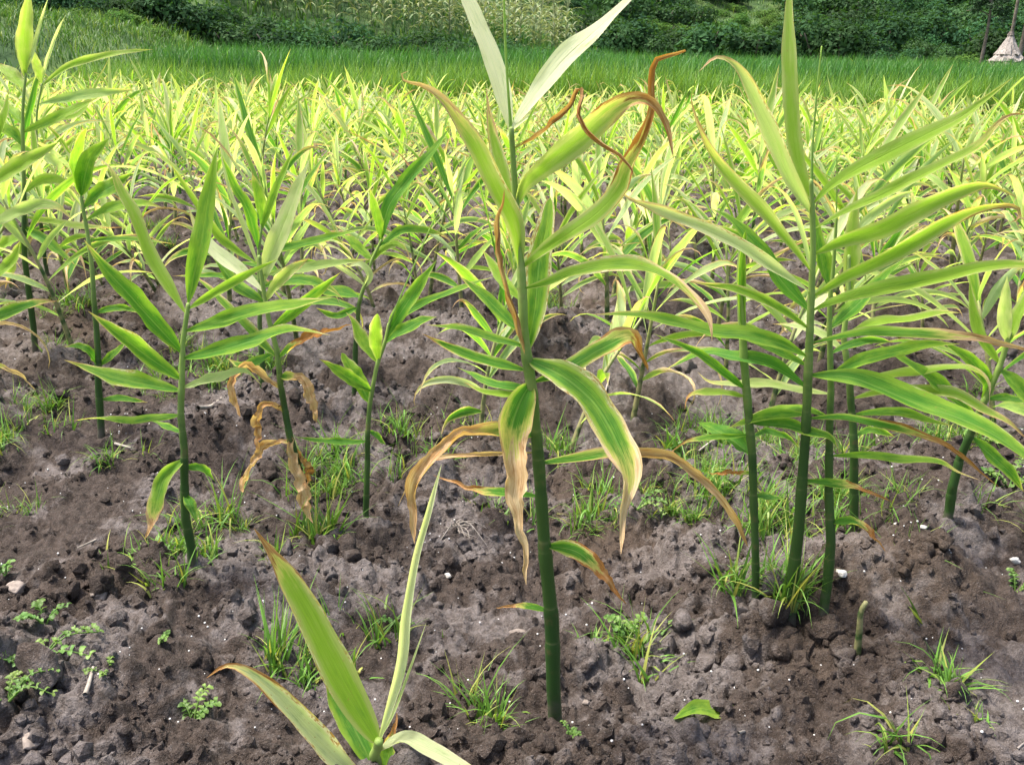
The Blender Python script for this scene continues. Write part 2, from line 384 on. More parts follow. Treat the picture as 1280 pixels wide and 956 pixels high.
M['granule'] = simple('granule', (.50, .49, .47), (.72, .71, .69), 60, .7, bump=0)

# ------------------------------------------------------------------ soil of the field
def field_edge(x): return 9.4 - .10 * np.asarray(x, float)
nc, nr = 760, 620
t = np.linspace(-1, 1, nc + 1); s = t * (.45 + .55 * t * t)
yy = .32 * (15.5 / .32) ** np.linspace(0, 1, nr + 1)
Yg = np.repeat(yy[:, None], nc + 1, 1); Xg = s[None, :] * (1.3 + .95 * yy[:, None])
Zg = ground_h(Xg.ravel(), Yg.ravel())
far = np.clip((Yg.ravel() - 12) / 3, 0, 1)
soil = build('soil_ground', np.stack([Xg.ravel(), Yg.ravel(), Zg * (1 - far) - .06 * far], 1), grid_faces(nr, nc), M['soil'])
tag(soil, kind='structure')

# ------------------------------------------------------------------ land behind the field
def smooth(a, b, v): k = np.clip((np.asarray(v, float) - a) / (b - a), 0, 1); return k * k * (3 - 2 * k)
def land(x, y):
    x = np.asarray(x, float); y = np.asarray(y, float)
    e = field_edge(x); d = y - e
    z = -.05 + .30 * smooth(2.3, 2.7, d) + 0 * x                                     # second rice bed a step higher
    left = smooth(-4.4, -7.2, x + .10 * d)
    z = z + left * .75 * smooth(.5, 4.5, d)                                           # grassy bank on the left
    lm = smooth(4, -9, x)
    z = z + lm * (.5 * smooth(10, 14, d) + 1.9 * smooth(13, 19, d) + .22 * np.maximum(0, d - 17))   # maize slope
    back = np.maximum(0, y - (44 + .25 * x))
    z = z + (.13 * back + .0022 * np.minimum(back, 40) ** 2) * smooth(0, 12, back)
    z = z + (fbm(x / 9 + 40, y / 9, 81, 3) - .5) * (1.8 * smooth(46, 70, y)) + (fbm(x / 2, y / 2, 85, 2) - .5) * .15
    return z
ny_, nx_ = 150, 150
ty = np.linspace(0, 1, ny_ + 1); ly = 9.0 + 5 * ty + 330 * ty ** 3
tx = np.linspace(-1, 1, nx_ + 1); sx = tx * (.35 + .65 * tx * tx)
LY = np.repeat(ly[:, None], nx_ + 1, 1); LX = sx[None, :] * (22 + .95 * ly[:, None])
LZ = land(LX, LY); LZ = np.where(LY < field_edge(LX) + .15, -.25, LZ)
tag(build('hillside_terrain', np.stack([LX.ravel(), LY.ravel(), LZ.ravel()], 1), grid_faces(ny_, nx_), M['terrain']), kind='structure')
g = 900.0
tag(build('ground', [(-g, -g, -.4), (g, -g, -.4), (g, g, -.4), (-g, g, -.4)], np.array([[0, 1, 2, 3]]), M['terrain']), kind='structure')

def blades(X, Y, Z, L, Wd, lean, seed, nseg=3):
    """many bent blades as one set of arrays"""
    r = np.random.default_rng(seed); n = len(X)
    az = r.uniform(0, 2 * np.pi, n); th0 = np.abs(r.normal(0, .18 if nseg < 5 else .45, n)) + .02; bend = lean * r.uniform(.1, 1.5, n) if nseg < 5 else lean * np.abs(r.normal(.2, .75, n))
    D = np.stack([np.cos(az), np.sin(az)], 1); sa = az + np.pi / 2 + r.normal(0, .5, n); S = np.stack([np.cos(sa), np.sin(sa), np.zeros(n)], 1)
    pts = [np.stack([X, Y, Z], 1)]; th = th0
    for k in range(nseg):
        st = (L / nseg)[:, None] * np.concatenate([D * np.sin(th)[:, None], np.cos(th)[:, None]], 1)
        pts.append(pts[-1] + st); th = th + bend / nseg * 1.3
    V = []; wprof = [.7, 1., .75, .45, .2][:nseg] if nseg > 2 else [.9, .7]
    for k in range(nseg):
        w = Wd * wprof[k] * .5
        V += [pts[k] - S * w[:, None], pts[k] + S * w[:, None]]
    V.append(pts[nseg]); m = 2 * nseg + 1
    V = np.stack(V, 1).reshape(-1, 3); b = np.arange(n)[:, None] * m
    q = np.concatenate([b + np.array([[2 * k, 2 * k + 1, 2 * k + 3, 2 * k + 2]]) for k in range(nseg - 1)], 0)
    tr = b + np.array([[2 * nseg - 2, 2 * nseg - 1, 2 * nseg]])
    uu = np.concatenate([np.repeat(np.arange(nseg) / nseg, 2), [1.]])
    uv = np.stack([np.tile(uu, n), np.full(n * m, .5)], 1)
    q1, q2 = r.uniform(0, 1, n), r.uniform(0, 1, n)
    lq = np.stack([np.repeat(q1, m), np.repeat(q2, m), np.zeros(n * m), np.ones(n * m)], 1)
    return V, [q, tr], uv, {'lq': lq}

def rice_bed(name, d0, d1, n, h, seed, label, x0=-9, x1=16, zoff=0):
    r = np.random.default_rng(seed)
    d = d0 + (d1 - d0) * r.uniform(0, 1, n) ** 1.8
    x = r.uniform(-1, 1, n); 
    xx = x0 + (x1 - x0) * (x + 1) / 2 * 1.0
    xx = np.where(d > 4, xx * (1 + .09 * (d - 4)), xx)
    y = field_edge(xx) + d
    keep = ~((xx + .10 * d) < -4.6 - .5 * vnoise(y * .8, xx * 0, 5) + 0 * d)
    xx, y = xx[keep], y[keep]
    hh = h * r.uniform(.75, 1.15, len(xx)) * (.9 + .2 * vnoise(xx / 1.5, y / 1.5, 3))
    V, Fc, uv, at_ = blades(xx, y, land(xx, y) + zoff - .02, hh, np.full(len(xx), .008) * (1 + .04 * (y - 9)), .7, seed)
    o = build(name, V, Fc, M['rice_low'] if d0 < 1 else M['rice'], uv=uv, attrs=at_); return tag(o, label, 'rice', kind='stuff')
rice_bed('rice_paddy', .25, 2.3, 40000, .63, 3, 'low bright green rice strip along the far edge of the ginger field')
rice_bed('rice_paddy', 2.9, 26, 56000, .50, 4, 'taller deep green rice bed one step above the first rice strip', -10, 18)
# grassy bank on the left, and grass on the slopes behind
r = np.random.default_rng(5); n = 42000
xx = r.uniform(-16, -3.0, n); d = r.uniform(.1, 12, n); y = field_edge(xx) + d
k = (xx + .10 * d) < -4.4 + .6 * vnoise(y * 1.3, xx, 8); xx, y = xx[k], y[k]
V, Fc, uv, at_ = blades(xx, y, land(xx, y) - .02, r.uniform(.10, .34, len(xx)) * (.5 + vnoise(xx * 1.1, y * 1.1, 77)), np.full(len(xx), .012), 1.3, 6)
tag(build('bank_grass', V, Fc, M['bank_grass'], uv=uv, attrs=at_), 'tangled green grass covering the low bank left of the rice', 'grass', kind='stuff')
n = 60000; xx = r.uniform(-1, 1, n); y = 19 + 70 * r.uniform(0, 1, n)
xx = xx * (.62 * y + 6) + .12 * y; V, Fc, uv, at_ = blades(xx, y, land(xx, y) - .03, r.uniform(.2, .5, n) * (.4 + vnoise(xx * .5, y * .5, 78)), np.full(n, .05), 1.3, 16)
tag(build('slope_grass', V, Fc, M['bank_grass'], uv=uv, attrs=at_), 'rough grass on the slopes behind the rice and hedge', 'grass', kind='stuff')

# --- bushes: leaf clumps spread through an uneven crown
def bush_arrays(seed, n, leaf, lob=7, flat=.75):
    r = np.random.default_rng(seed)
    C = r.normal(0, 1, (lob, 3)); C = norm(C) * r.uniform(.25, .62, (lob, 1)); C[:, 2] = np.abs(C[:, 2]) * flat + .12
    rad = r.uniform(.28, .5, lob)
    k = r.integers(0, lob, n); dd = norm(r.normal(0, 1, (n, 3))); dd[:, 2] = np.where(dd[:, 2] < -.5, -dd[:, 2], dd[:, 2])
    P = C[k] + dd * rad[k][:, None] * r.uniform(.55, 1.12, (n, 1)); P[:, 2] = np.maximum(P[:, 2], .02)
    N = norm(dd + r.normal(0, .55, (n, 3)) + np.array((0, 0, .35))); A = norm(np.cross(N, r.normal(0, 1, (n, 3)))); B = np.cross(N, A)
    sz = leaf * r.uniform(.6, 1.5, (n, 1)); A = A * sz; B = B * sz * .55
    V = np.stack([P - A, P + B * .9 - A * .1, P + A, P - B * .9 - A * .1], 1).reshape(-1, 3)
    return V, np.arange(4 * n).reshape(-1, 4)
bush_me = [build('bush_crown', *bush_arrays(100 + i, 1500, .052), M['bush'], smooth=False, link=False) for i in range(6)]
scrub_me = [build('scrub_crown', *bush_arrays(200 + i, 1200, .05, 6, .6), M['scrub'], smooth=False, link=False) for i in range(4)]
def stem_mesh():
    V = []; Fq = []; Ft = []
    for a in range(5):
        an = a * 1.257; P = spline([(0, 0, -.1), (.12 * math.cos(an), .12 * math.sin(an), .2), (.34 * math.cos(an), .34 * math.sin(an), .55)], 5)
        v, f, _ = tube(P, np.linspace(.03, .012, 5), 5); Fq.append(f[0] + len(V)); Ft.append(f[1] + len(V)); V = v if len(V) == 0 else np.vstack([V, v])
    return build('bush_stems', V, [np.vstack(Fq), np.vstack(Ft)], M['bark'], link=False)
bstem = stem_mesh()
def bush(x, y, s, label, group, me, name='bush', sz=1.0):
    e = empty(name, (x, y, float(land(x, y)) - .05 * s), label, 'bush', group)
    e.rotation_euler = (0, 0, rnd.uniform(0, 6.28)); e.scale = (s, s, s * sz)
    place('crown', me, e); place('stems', bstem, e)
    return e
for i in range(64):       # hedge between the bank and the maize
    x = -19 + 20.5 * i / 63 + rnd.uniform(-.25, .25); yb = float(field_edge(x)) + 12.2 + rnd.uniform(-.9, .9)
    s = rnd.uniform(.9, 1.35) * (.82 if x < -9 else .80 if x < -3.5 else .62)
    bush(x, yb, s, ('low' if s < .8 else 'tall') + ' dark leafy bush in the hedge ' + ('below the maize plot' if x > -10 else 'above the grassy bank'), 'bushes of the hedge below the maize', bush_me[i % 6], sz=.95)
for i in range(34):       # low scrub in front of the hedge
    x = rnd.uniform(-17, 3); yb = float(field_edge(x)) + rnd.uniform(8.5, 11.2)
    bush(x, yb, rnd.uniform(.35, .65), 'low light green shrub on the grass in front of the hedge', 'low shrubs in front of the hedge', scrub_me[i % 4], 'shrub', .8)
hill = []
for i in range(4000):
    if len(hill) >= 420: break
    y = 45 + 40 * rnd.random(); x = rnd.uniform(-.30, .64) * y
    if y < 47 + 5 * float(vnoise(x / 4., 0., 6)): continue
    if float(land(x, y)) > CAMZ + .085 * y: continue
    if all((x - a) ** 2 + (y - b) ** 2 > (.72 + .006 * y) ** 2 for a, b in hill): hill.append((x, y))
for i, (x, y) in enumerate(hill):
    pale_ = vnoise(x / 7., y / 7., 4) > .67
    if pale_: bush(x, y, rnd.uniform(.7, 1.3), 'pale green scrub bush ' + ('at the foot of' if y < 56 else 'partway up' if y < 70 else 'high up') + ' the far hillside', 'pale scrub on the hillside', scrub_me[i % 4], 'shrub', .8)
    else:
        s = rnd.uniform(.8, 2.7); bush(x, y, s, ('low' if s < 1.4 else 'tall spreading' if s > 2.1 else 'rounded') + ' dark green bush ' + ('at the foot of' if y < 56 else 'partway up' if y < 70 else 'high up') + ' the far hillside', 'dark bushes on the hillside', bush_me[i % 6], sz=rnd.uniform(.8, 1.1))
# the wood higher up and to the sides, one mass
Vs, Fs, c = [], [], 0
for i in range(900):
    y = rnd.uniform(50, 210); x = rnd.uniform(-1.2, 1.2) * y
    if -.32 * y < x < .68 * y and y < 98 and float(land(x, y)) <= CAMZ + .085 * y: continue
    V, Fq = bush_arrays(900 + i, 90, .22, 5); s = rnd.uniform(1.5, 3.4)
    Vs.append(V * s + np.array((x, y, float(land(x, y)) - .1))); Fs.append(Fq + c); c += len(V)
tag(build('hillside_wood', np.vstack(Vs), np.vstack(Fs), M['bush'], smooth=False), 'dark wood covering the upper hillside as one mass', 'wood', kind='stuff')

# --- maize plot on the slope
def maize_mesh(seed):
    r = np.random.default_rng(seed); V, Fq, Ft = np.zeros((0, 3)), [], []
    def add(v, fq, ft=None):
        nonlocal V
        Fq.append(fq + len(V));  
        if ft is not None: Ft.append(ft + len(V))
        V = np.vstack([V, v])
    v, f, _ = tube(spline([(0, 0, -.1), (.01, 0, .8), (.02, .01, 1.6)], 5), np.linspace(.016, .008, 5), 5); add(v, f[0], f[1])
    for k in range(9):
        az = k * math.pi + r.normal(0, .5); h = .3 + .135 * k; L = r.uniform(.5, .8); D = np.array((math.cos(az), math.sin(az), 0))
        u = np.linspace(0, 1, 7)[:, None]; th = .45 + 1.7 * u
        P = np.array((.01, 0, h)) + np.cumsum(np.concatenate([[[0, 0, 0]], (D * np.sin(th) + np.array((0, 0, 1)) * np.cos(th))[1:] * L / 6]), 0)
        N = np.tile(norm(np.array((0, 0, 1.)) - D * .3), (7, 1)); v, f, _ = leaf_surface(P, N, .085, nv=2, seed=seed * 20 + k, fold=.4); add(v, f)
    for k in range(5):
        az = k * 1.256; v, f, _ = tube(spline([(.02, .01, 1.58), (.02 + .04 * math.cos(az), .01 + .04 * math.sin(az), 1.75), (.02 + .12 * math.cos(az), .01 + .12 * math.sin(az), 1.86)], 4), [.006, .008, .007, .004], 4); add(v, f[0], f[1])
    return build('maize', V, [np.vstack(Fq), np.vstack(Ft)], M['maize'], link=False)
mz = [maize_mesh(s_) for s_ in range(5)]
ORD_ = ['first', 'second', 'third', 'fourth', 'fifth', 'sixth', 'seventh', 'eighth', 'ninth', 'tenth']
cnt = 0
for row in range(10):
    for q in range(32):
        x = -11.5 + q * .43 + rnd.uniform(-.15, .15) - row * .1; y = float(field_edge(x)) + 15.4 + row * .62 + rnd.uniform(-.12, .12)
        if x > 1.0 + .15 * row or x < -10.5 or cnt >= 290: continue
        o = place('maize_plant', mz[cnt % 5], None, (x, y, float(land(x, y))), (0, 0, rnd.uniform(0, 6.28)), rnd.uniform(.62, .9)); cnt += 1
        tag(o, ('tall' if o.scale[0] > .76 else 'short') + f' pale maize plant in the {ORD_[row]} row above the hedge', 'maize', 'maize plants on the slope above the hedge')

# --- trees and the straw stack at the right
def far_tree(px, Y, h, crown0, cw, label, me_leaf, seed, rad=.09):
    x = at(px, 60, Y)[0]; z = float(land(x, Y)); r = np.random.default_rng(seed)
    e = empty('tree', (x, Y, z), label, 'tree')
    P = spline([(0, 0, -.3), (.05, 0, h * .4), (-.04, .05, h * .75), (.02, 0, h)], 14); v, f, uv = tube(P, np.linspace(rad, rad * .3, 14), 8)
    build('trunk', v, f, M['bark'], e, uv)
    Vl, Fl, c = [], [], 0
    for k in range(16):
        hz = crown0 + (h - crown0) * k / 15; az = k * 2.4; L = cw * (1 - .55 * (k / 15) ** 1.5) * r.uniform(.7, 1.1)
        tip = np.array((L * math.cos(az), L * math.sin(az), hz + .1 * L))
        v, f, _ = tube(spline([(0, 0, hz - .1), tip * .5 + np.array((0, 0, hz * .5 + .1)), tip], 5), np.linspace(rad * .3, .012, 5), 5)
        build('limb', v, f, M['bark'], e)
        for j in range(4):
            V, Fq = bush_arrays(seed * 50 + k * 5 + j, 130, .11, 4); s = r.uniform(.4, .65) * cw * .7
            Vl.append(V * s + tip * np.array((r.uniform(.3, 1.05), r.uniform(.3, 1.05), 1)) + r.normal(0, .15, 3)); Fl.append(Fq + c); c += len(V)
    build('crown', np.vstack(Vl), np.vstack(Fl), me_leaf, e, smooth=False)
far_tree(1229, 47, 5.2, 2.35, 1.15, 'dark dense tree with a low crown beside the pole of the straw stack', M['conifer'], 3, .10)
far_tree(1276, 46, 7.5, 3.3, 1.4, 'slim pale trunked tree standing to the right of the straw stack', M['conifer'], 5, .13)
xs = at(1258, 75, 45)[0]; zs = float(land(xs, 45))
st = empty('straw_stack', (xs, 45, zs), 'grey white conical straw stack built round a tall pole beyond the rice', 'straw stack')
v, f, uv = tube(spline([(0, 0, -.2), (.02, 0, 2.5), (-.04, 0, 5.2)], 8), np.linspace(.09, .06, 8), 8); build('pole', v, f, M['bark'], st, uv)
def lathe(prof, n=28, seed=0, rag=.09):
    r = np.random.default_rng(seed); V = []
    for (a, z) in prof:
        th = np.arange(n) / n * 2 * np.pi; rr = a * (1 + rag * r.normal(0, 1, n))
        V.append(np.stack([rr * np.cos(th), rr * np.sin(th), np.full(n, z) + rag * .5 * a * r.normal(0, 1, n)], 1))
    m = len(prof); i = np.arange(m - 1)[:, None] * n; j = np.arange(n)[None, :]; k = (j + 1) % n
    return np.vstack(V), np.stack([i + j, i + k, i + n + k, i + n + j], -1).reshape(-1, 4)
build('cap', *lathe([(.02, 1.72), (.10, 1.70), (.14, 1.55), (.12, 1.50)], seed=1), M['straw_old'], st, smooth=False)
build('straw_tier', *lathe([(.10, 1.55), (.24, 1.25), (.42, .92), (.55, .72), (.50, .66)], seed=2), M['straw'], st, smooth=False)
build('straw_tier', *lathe([(.46, .74), (.64, .56), (.70, .44), (.60, .40)], seed=3), M['straw'], st, smooth=False)
build('straw_tier', *lathe([(.58, .46), (.78, .26), (.86, .12), (.74, .06)], seed=4), M['straw_old'], st, smooth=False)
build('straw_base', *lathe([(.70, .12), (.62, -.05), (.60, -.3)], seed=5), M['straw_old'], st, smooth=False)

# ------------------------------------------------------------------ foreground ginger plants, one by one
LEAFN = [0]
def hero(base, stem, leaves, label, dY=0., name='ginger_plant', r0=.0085, r1=.003, spike=None, group=None, Y=None, nodes=True):
    """base: pixel where the stem leaves the soil; stem: pixel points going up; leaves: dicts"""
    if Y is None:
        B = ground_px(*base); Y = B[1] + dY
    else: B = at(*base, Y)
    zb = gz(B[0], Y); B = np.array((B[0], Y, min(B[2], zb) - .02))
    e = empty(name, B, label, 'ginger plant', group)
    lean = rnd.uniform(-.03, .03)
    Sp = np.array([at(px, py, Y + lean * k / max(1, len(stem) - 1)) for k, (px, py) in enumerate(stem)])
    Sp = np.vstack([B, Sp]) if np.linalg.norm(Sp[0] - B) > .004 else Sp
    PX = np.array([base] + list(stem), float)
    Cn = spline(Sp, 110); u = np.linspace(0, 1, 110); rad = r0 + (r1 - r0) * np.clip((u - .22) / .78, 0, 1) ** .95
    # sheath collars where leaves leave the stem
    spx = np.array([proj(p) for p in Cn])
    nk = sorted({int(np.argmin(((spx - np.array(L['p'][0])) ** 2).sum(1))) for L in leaves} | ({6, 22, 40} if nodes else set()))
    seg = np.zeros(110); ab = np.zeros(110); rs = random.Random(int(base[0]))
    for k in nk:
        if nodes and 2 < k < 106:
            rad[max(0, k - 5):k + 1] *= np.linspace(1.0, 1.09, k + 1 - max(0, k - 5)); seg[k + 1:] = rs.random()
    for q in range(110): ab[q] = min([q - k for k in nk if k < q] + [40]) / 12.
    wob = np.stack([np.interp(np.arange(110), np.linspace(0, 109, 9), [rs.gauss(0, r0 * .22) for _ in range(9)]) * np.clip(u * 8, 0, 1) for _ in range(2)], 1)
    Cn[:, :2] += wob
    v, f, uv = tube(Cn - B, rad, 12); rp = np.repeat(np.stack([seg, np.clip(ab, 0, 1), u * 0, u * 0 + 1], 1), 12, 0)
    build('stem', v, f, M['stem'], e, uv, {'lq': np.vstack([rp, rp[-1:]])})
    for L in leaves:
        LEAFN[0] += 1; i = LEAFN[0]; rr = random.Random(1000 + i)
        p = [tuple(q) for q in L['p']]
        k = int(np.argmin(((spx - np.array(p[0])) ** 2).sum(1))); b3 = Cn[k]
        dist = math.hypot(*(spx[k] - np.array(p[0])))
        d = L.get('d', rr.uniform(-.05, .05))
        pl = np.concatenate(([0], np.cumsum([math.hypot(p[j + 1][0] - p[j][0], p[j + 1][1] - p[j][1]) for j in range(len(p) - 1)])))
        us = pl / pl[-1]
        P3 = np.array([at(q[0], q[1], b3[1] + d * a) for q, a in zip(p, us)])
        if dist < 32: P3[0] = b3
        else: P3 = np.vstack([b3, P3])
        P = spline(P3, 34); Tn = norm(np.gradient(P, axis=0)); vd = norm(CPOS - P)
        up = np.array((0, 0, 1.)); phi = R(L.get('phi', rr.uniform(22, 52)))
        ni = norm(vd - Tn * (vd * Tn).sum(1, keepdims=True)); si = np.cross(Tn, ni)
        sg = np.sign((si * up).sum(1).mean()) or 1.
        if abs((si * up).sum(1).mean()) < .25: sg = rr.choice((-1, 1))
        tw = L.get('tw', rr.uniform(-38, 38)); ph = phi * sg + R(tw) * np.linspace(-.3, 1, len(P))
        N = ni * np.cos(ph)[:, None] + si * np.sin(ph)[:, None]
        Wd = L['w'] / F * np.linalg.norm(P[len(P) // 3] - CPOS) / max(.45, math.cos(phi)) * (.77 if L.get('dry', .12) < .6 else 1.10)
        dry = L.get('dry', .12)
        v, f, uv = leaf_surface(P - B, N, Wd, dry, L.get('fold', .6), L.get('curl', .9), L.get('rip', .085), 6, i, L.get('prof', (.8, 1.1)))
        ym = np.mean([q[1] for q in p]); yl = L.get('yel', .12) + .06 + .14 * min(1, max(0, (420 - ym) / 400))
        build('leaf', v, f, M['leaf'], e, uv, lpar(len(v), dry, yl, L.get('edge', .4), L.get('pale', 0), L.get('tone', .6), rr.random()))
    if spike:
        P = spline(np.array([Cn[-3]] + [at(px, py, Y + lean) for px, py in spike]), 16)
        v, f, uv = tube(P - B, np.concatenate([np.linspace(r1, r1 * .55, 4), np.linspace(r1 * .52, .0008, 12)]), 7)
        build('rolled_leaf', v, f, M['leaf'], e, uv, lpar(len(v), 0, .35, 0, .2, .3, .5))
    return e
CRi = CRn.T
def proj(p):
    q = CRi @ (np.asarray(p) - CPOS); return np.array((640 + F * q[0] / -q[2], 478 - F * q[1] / -q[2]))
def l(p, w, **k): return dict(p=p, w=w, **k)

HEROES = []
HEROES.append(hero((697, 918), [(690, 800), (680, 680), (671, 560), (663, 480), (655, 420), (652, 340), (647, 270), (640, 195), (637, 160)], [
    l([(637, 165), (620, 90), (597, 30), (575, -20), (560, -60)], 31, pale=.95, yel=.6, dry=0, edge=.2, phi=25, d=.05, fold=.3),  # overexposed glare painted into the blade as near-white colour
    l([(641, 160), (667, 122), (705, 75), (739, 44), (780, 6), (812, -30)], 31, pale=.95, yel=.6, dry=0, edge=.2, phi=30, d=.04, fold=.3, rip=.10),  # near-white colour again stands in for strong light on the leaf
    l([(655, 345), (642, 281), (617, 231), (596, 187), (574, 153), (552, 125), (527, 108), (508, 103), (503, 94), (514, 89)], 34, yel=.45, edge=.9, dry=.30, tone=.35, d=-.03, phi=25),
    l([(645, 300), (633, 231), (617, 175), (611, 137), (608, 112)], 24, yel=.4, edge=1, dry=.18, tone=.5, phi=10, d=.05),
    l([(644, 187), (674, 170), (699, 150), (714, 131), (722, 116), (727, 112), (723, 135), (727, 155), (746, 176), (770, 191), (788, 207), (791, 221)], 11, dry=1, tone=.8, curl=2, d=-.06, tw=70, prof=(.4, .5)),
    l([(649, 259), (655, 231), (672, 215), (699, 194), (730, 169), (761, 141), (786, 125), (805, 123), (821, 134), (833, 162), (842, 200)], 37, yel=.55, edge=.8, dry=.36, tone=.75, d=-.05, phi=-18, prof=(.6, .9)),
    l([(656, 332), (683, 311), (714, 290), (746, 267), (774, 236), (786, 206), (803, 175), (813, 137), (816, 103), (819, 78), (830, 72), (855, 64), (860, 57), (855, 60)], 28, yel=.35, edge=.8, dry=.46, tone=.95, d=-.02, phi=28, prof=(.5, .7)),
    l([(664, 440), (668, 389), (674, 329), (683, 283), (688, 247)], 42, yel=.12, edge=1, dry=0, d=.05, phi=8, prof=(.6, .5)),
    l([(657, 364), (683, 354), (717, 340), (755, 332), (792, 332), (830, 345), (855, 364), (874, 386), (885, 405), (891, 430)], 27, yel=.25, edge=.9, dry=.24, tone=.3, d=-.10, phi=38, prof=(.8, .7)),
    l([(667, 445), (650, 407), (636, 361), (627, 314), (625, 276), (633, 236)], 13, dry=1, tone=.7, curl=2.2, d=-.05, prof=(.4, .5)),
    l([(650, 420), (630, 395), (605, 370), (574, 345)], 21, yel=.05, dry=.06, d=.04),
    l([(642, 378), (633, 357), (616, 332), (603, 312)], 19, yel=.3, dry=.05, d=.05),
    l([(650, 436), (614, 423), (574, 411), (533, 406)], 16, yel=.12, dry=.05, d=-.02, edge=.6),
    l([(646, 464), (605, 450), (567, 436), (527, 417)], 18, yel=.02, dry=.14, d=.02, edge=.8, tone=.8),
    l([(646, 489), (614, 479), (571, 459)], 16, yel=0, dry=.04, d=.06),
    l([(642, 496), (612, 491), (580, 478)], 11, yel=.4, dry=.12, d=.03),
    l([(672, 480), (700, 466), (721, 454), (752, 436), (786, 421), (799, 439), (811, 462)], 34, yel=.05, edge=1, dry=.33, tone=.85, d=.05, phi=20, prof=(.8, .6)),
    l([(658, 448), (705, 471), (743, 505), (769, 550), (784, 591), (780, 633), (777, 670), (775, 693)], 52, yel=.08, edge=1.1, dry=.34, tone=.25, d=-.13, phi=30, prof=(.6, 1.0), rip=.13, curl=.7),
    l([(668, 475), (649, 505), (638, 543), (641, 588), (643, 633), (651, 678), (660, 730)], 46, yel=.0, edge=.9, dry=.70, tone=.35, d=-.10, phi=15, prof=(.6, 1.3), curl=1.0),
    l([(664, 545), (623, 541), (590, 541), (563, 550), (536, 580), (521, 607), (518, 640), (519, 678)], 24, yel=.05, edge=.6, dry=.78, tone=.6, d=-.05, prof=(.6, .7), curl=1.0),
    l([(545, 573), (525, 592), (508, 612), (497, 634)], 9, dry=1, tone=.4, d=0),
    l([(668, 623), (630, 616), (593, 612), (563, 601), (540, 593)], 15, yel=0, dry=.5, tone=.8, d=.05, phi=30),
    l([(683, 582), (720, 573), (765, 567), (818, 571), (856, 584), (893, 614), (919, 648), (936, 682)], 17, yel=.1, edge=.9, dry=.72, tone=.55, d=.02, phi=35, prof=(.5, .6)),
    l([(690, 683), (720, 689), (750, 715), (782, 755)], 30, yel=0, edge=1.2, dry=.48, tone=.95, d=-.04, phi=20, curl=.5),
    l([(684, 762), (653, 757), (619, 760)], 11, yel=0, dry=.5, tone=.8, d=.03),
], 'tallest ginger plant with glare-whitened top leaves, brown curled lower leaves and a thick dark stem', r0=.0076, r1=.0022, spike=[(633, 80), (630, 0), (629, -50)]))

HEROES.append(hero((239, 710), [(230, 607), (227, 545), (227, 482), (230, 437), (235, 380)], [
    l([(235, 380), (243, 342), (251, 305), (258, 258), (266, 217), (272, 182)], 30, yel=.15, dry=0, phi=20, edge=.3, d=.03, fold=.35),
    l([(231, 395), (210, 358), (185, 314), (166, 267), (151, 239), (138, 211), (121, 196)], 22, yel=.42, dry=.12, tone=.2, phi=25, d=.05),
    l([(226, 442), (194, 405), (160, 367), (129, 333), (105, 300)], 31, yel=.03, dry=.04, phi=25, d=-.03, edge=.35),
    l([(224, 474), (185, 446), (151, 420), (110, 389)], 27, yel=.10, dry=.05, phi=28, d=-.05, edge=.6),
    l([(224, 490), (185, 481), (138, 470), (107, 460), (80, 450)], 26, yel=.10, dry=.10, tone=.3, phi=35, d=-.04, edge=.6),
    l([(227, 517), (194, 523), (163, 528), (122, 523), (90, 526)], 15, yel=.2, dry=.08, d=-.06, tw=50),
    l([(225, 541), (205, 532), (186, 524)], 10, yel=.05, dry=0, d=.03),
    l([(233, 413), (279, 402), (326, 388), (372, 380), (416, 372)], 25, yel=.15, dry=.05, tone=.1, phi=35, d=-.05),
    l([(231, 449), (272, 439), (319, 425), (366, 413), (413, 419)], 26, yel=.10, dry=.10, tone=.1, phi=35, d=-.08),
    l([(228, 487), (263, 475), (304, 465), (327, 481)], 15, yel=.3, dry=.12, tone=.0, pale=.3, d=-.03),
    l([(235, 386), (272, 364), (310, 342), (347, 324)], 15, yel=.28, dry=0, d=-.05, phi=15),
    l([(228, 573), (207, 595), (197, 623), (185, 673)], 25, yel=.2, dry=.28, tone=.5, edge=.6, d=-.07, phi=15, prof=(.6, .6)),
    l([(231, 584), (254, 587), (269, 601)], 14, yel=0, dry=0, d=.03),
    l([(230, 617), (238, 632), (246, 654)], 17, yel=0, dry=0, d=-.04, phi=10),
], 'fresh green ginger plant with paired leaves and one hanging yellow-tipped leaf', r0=.0060, r1=.0027))

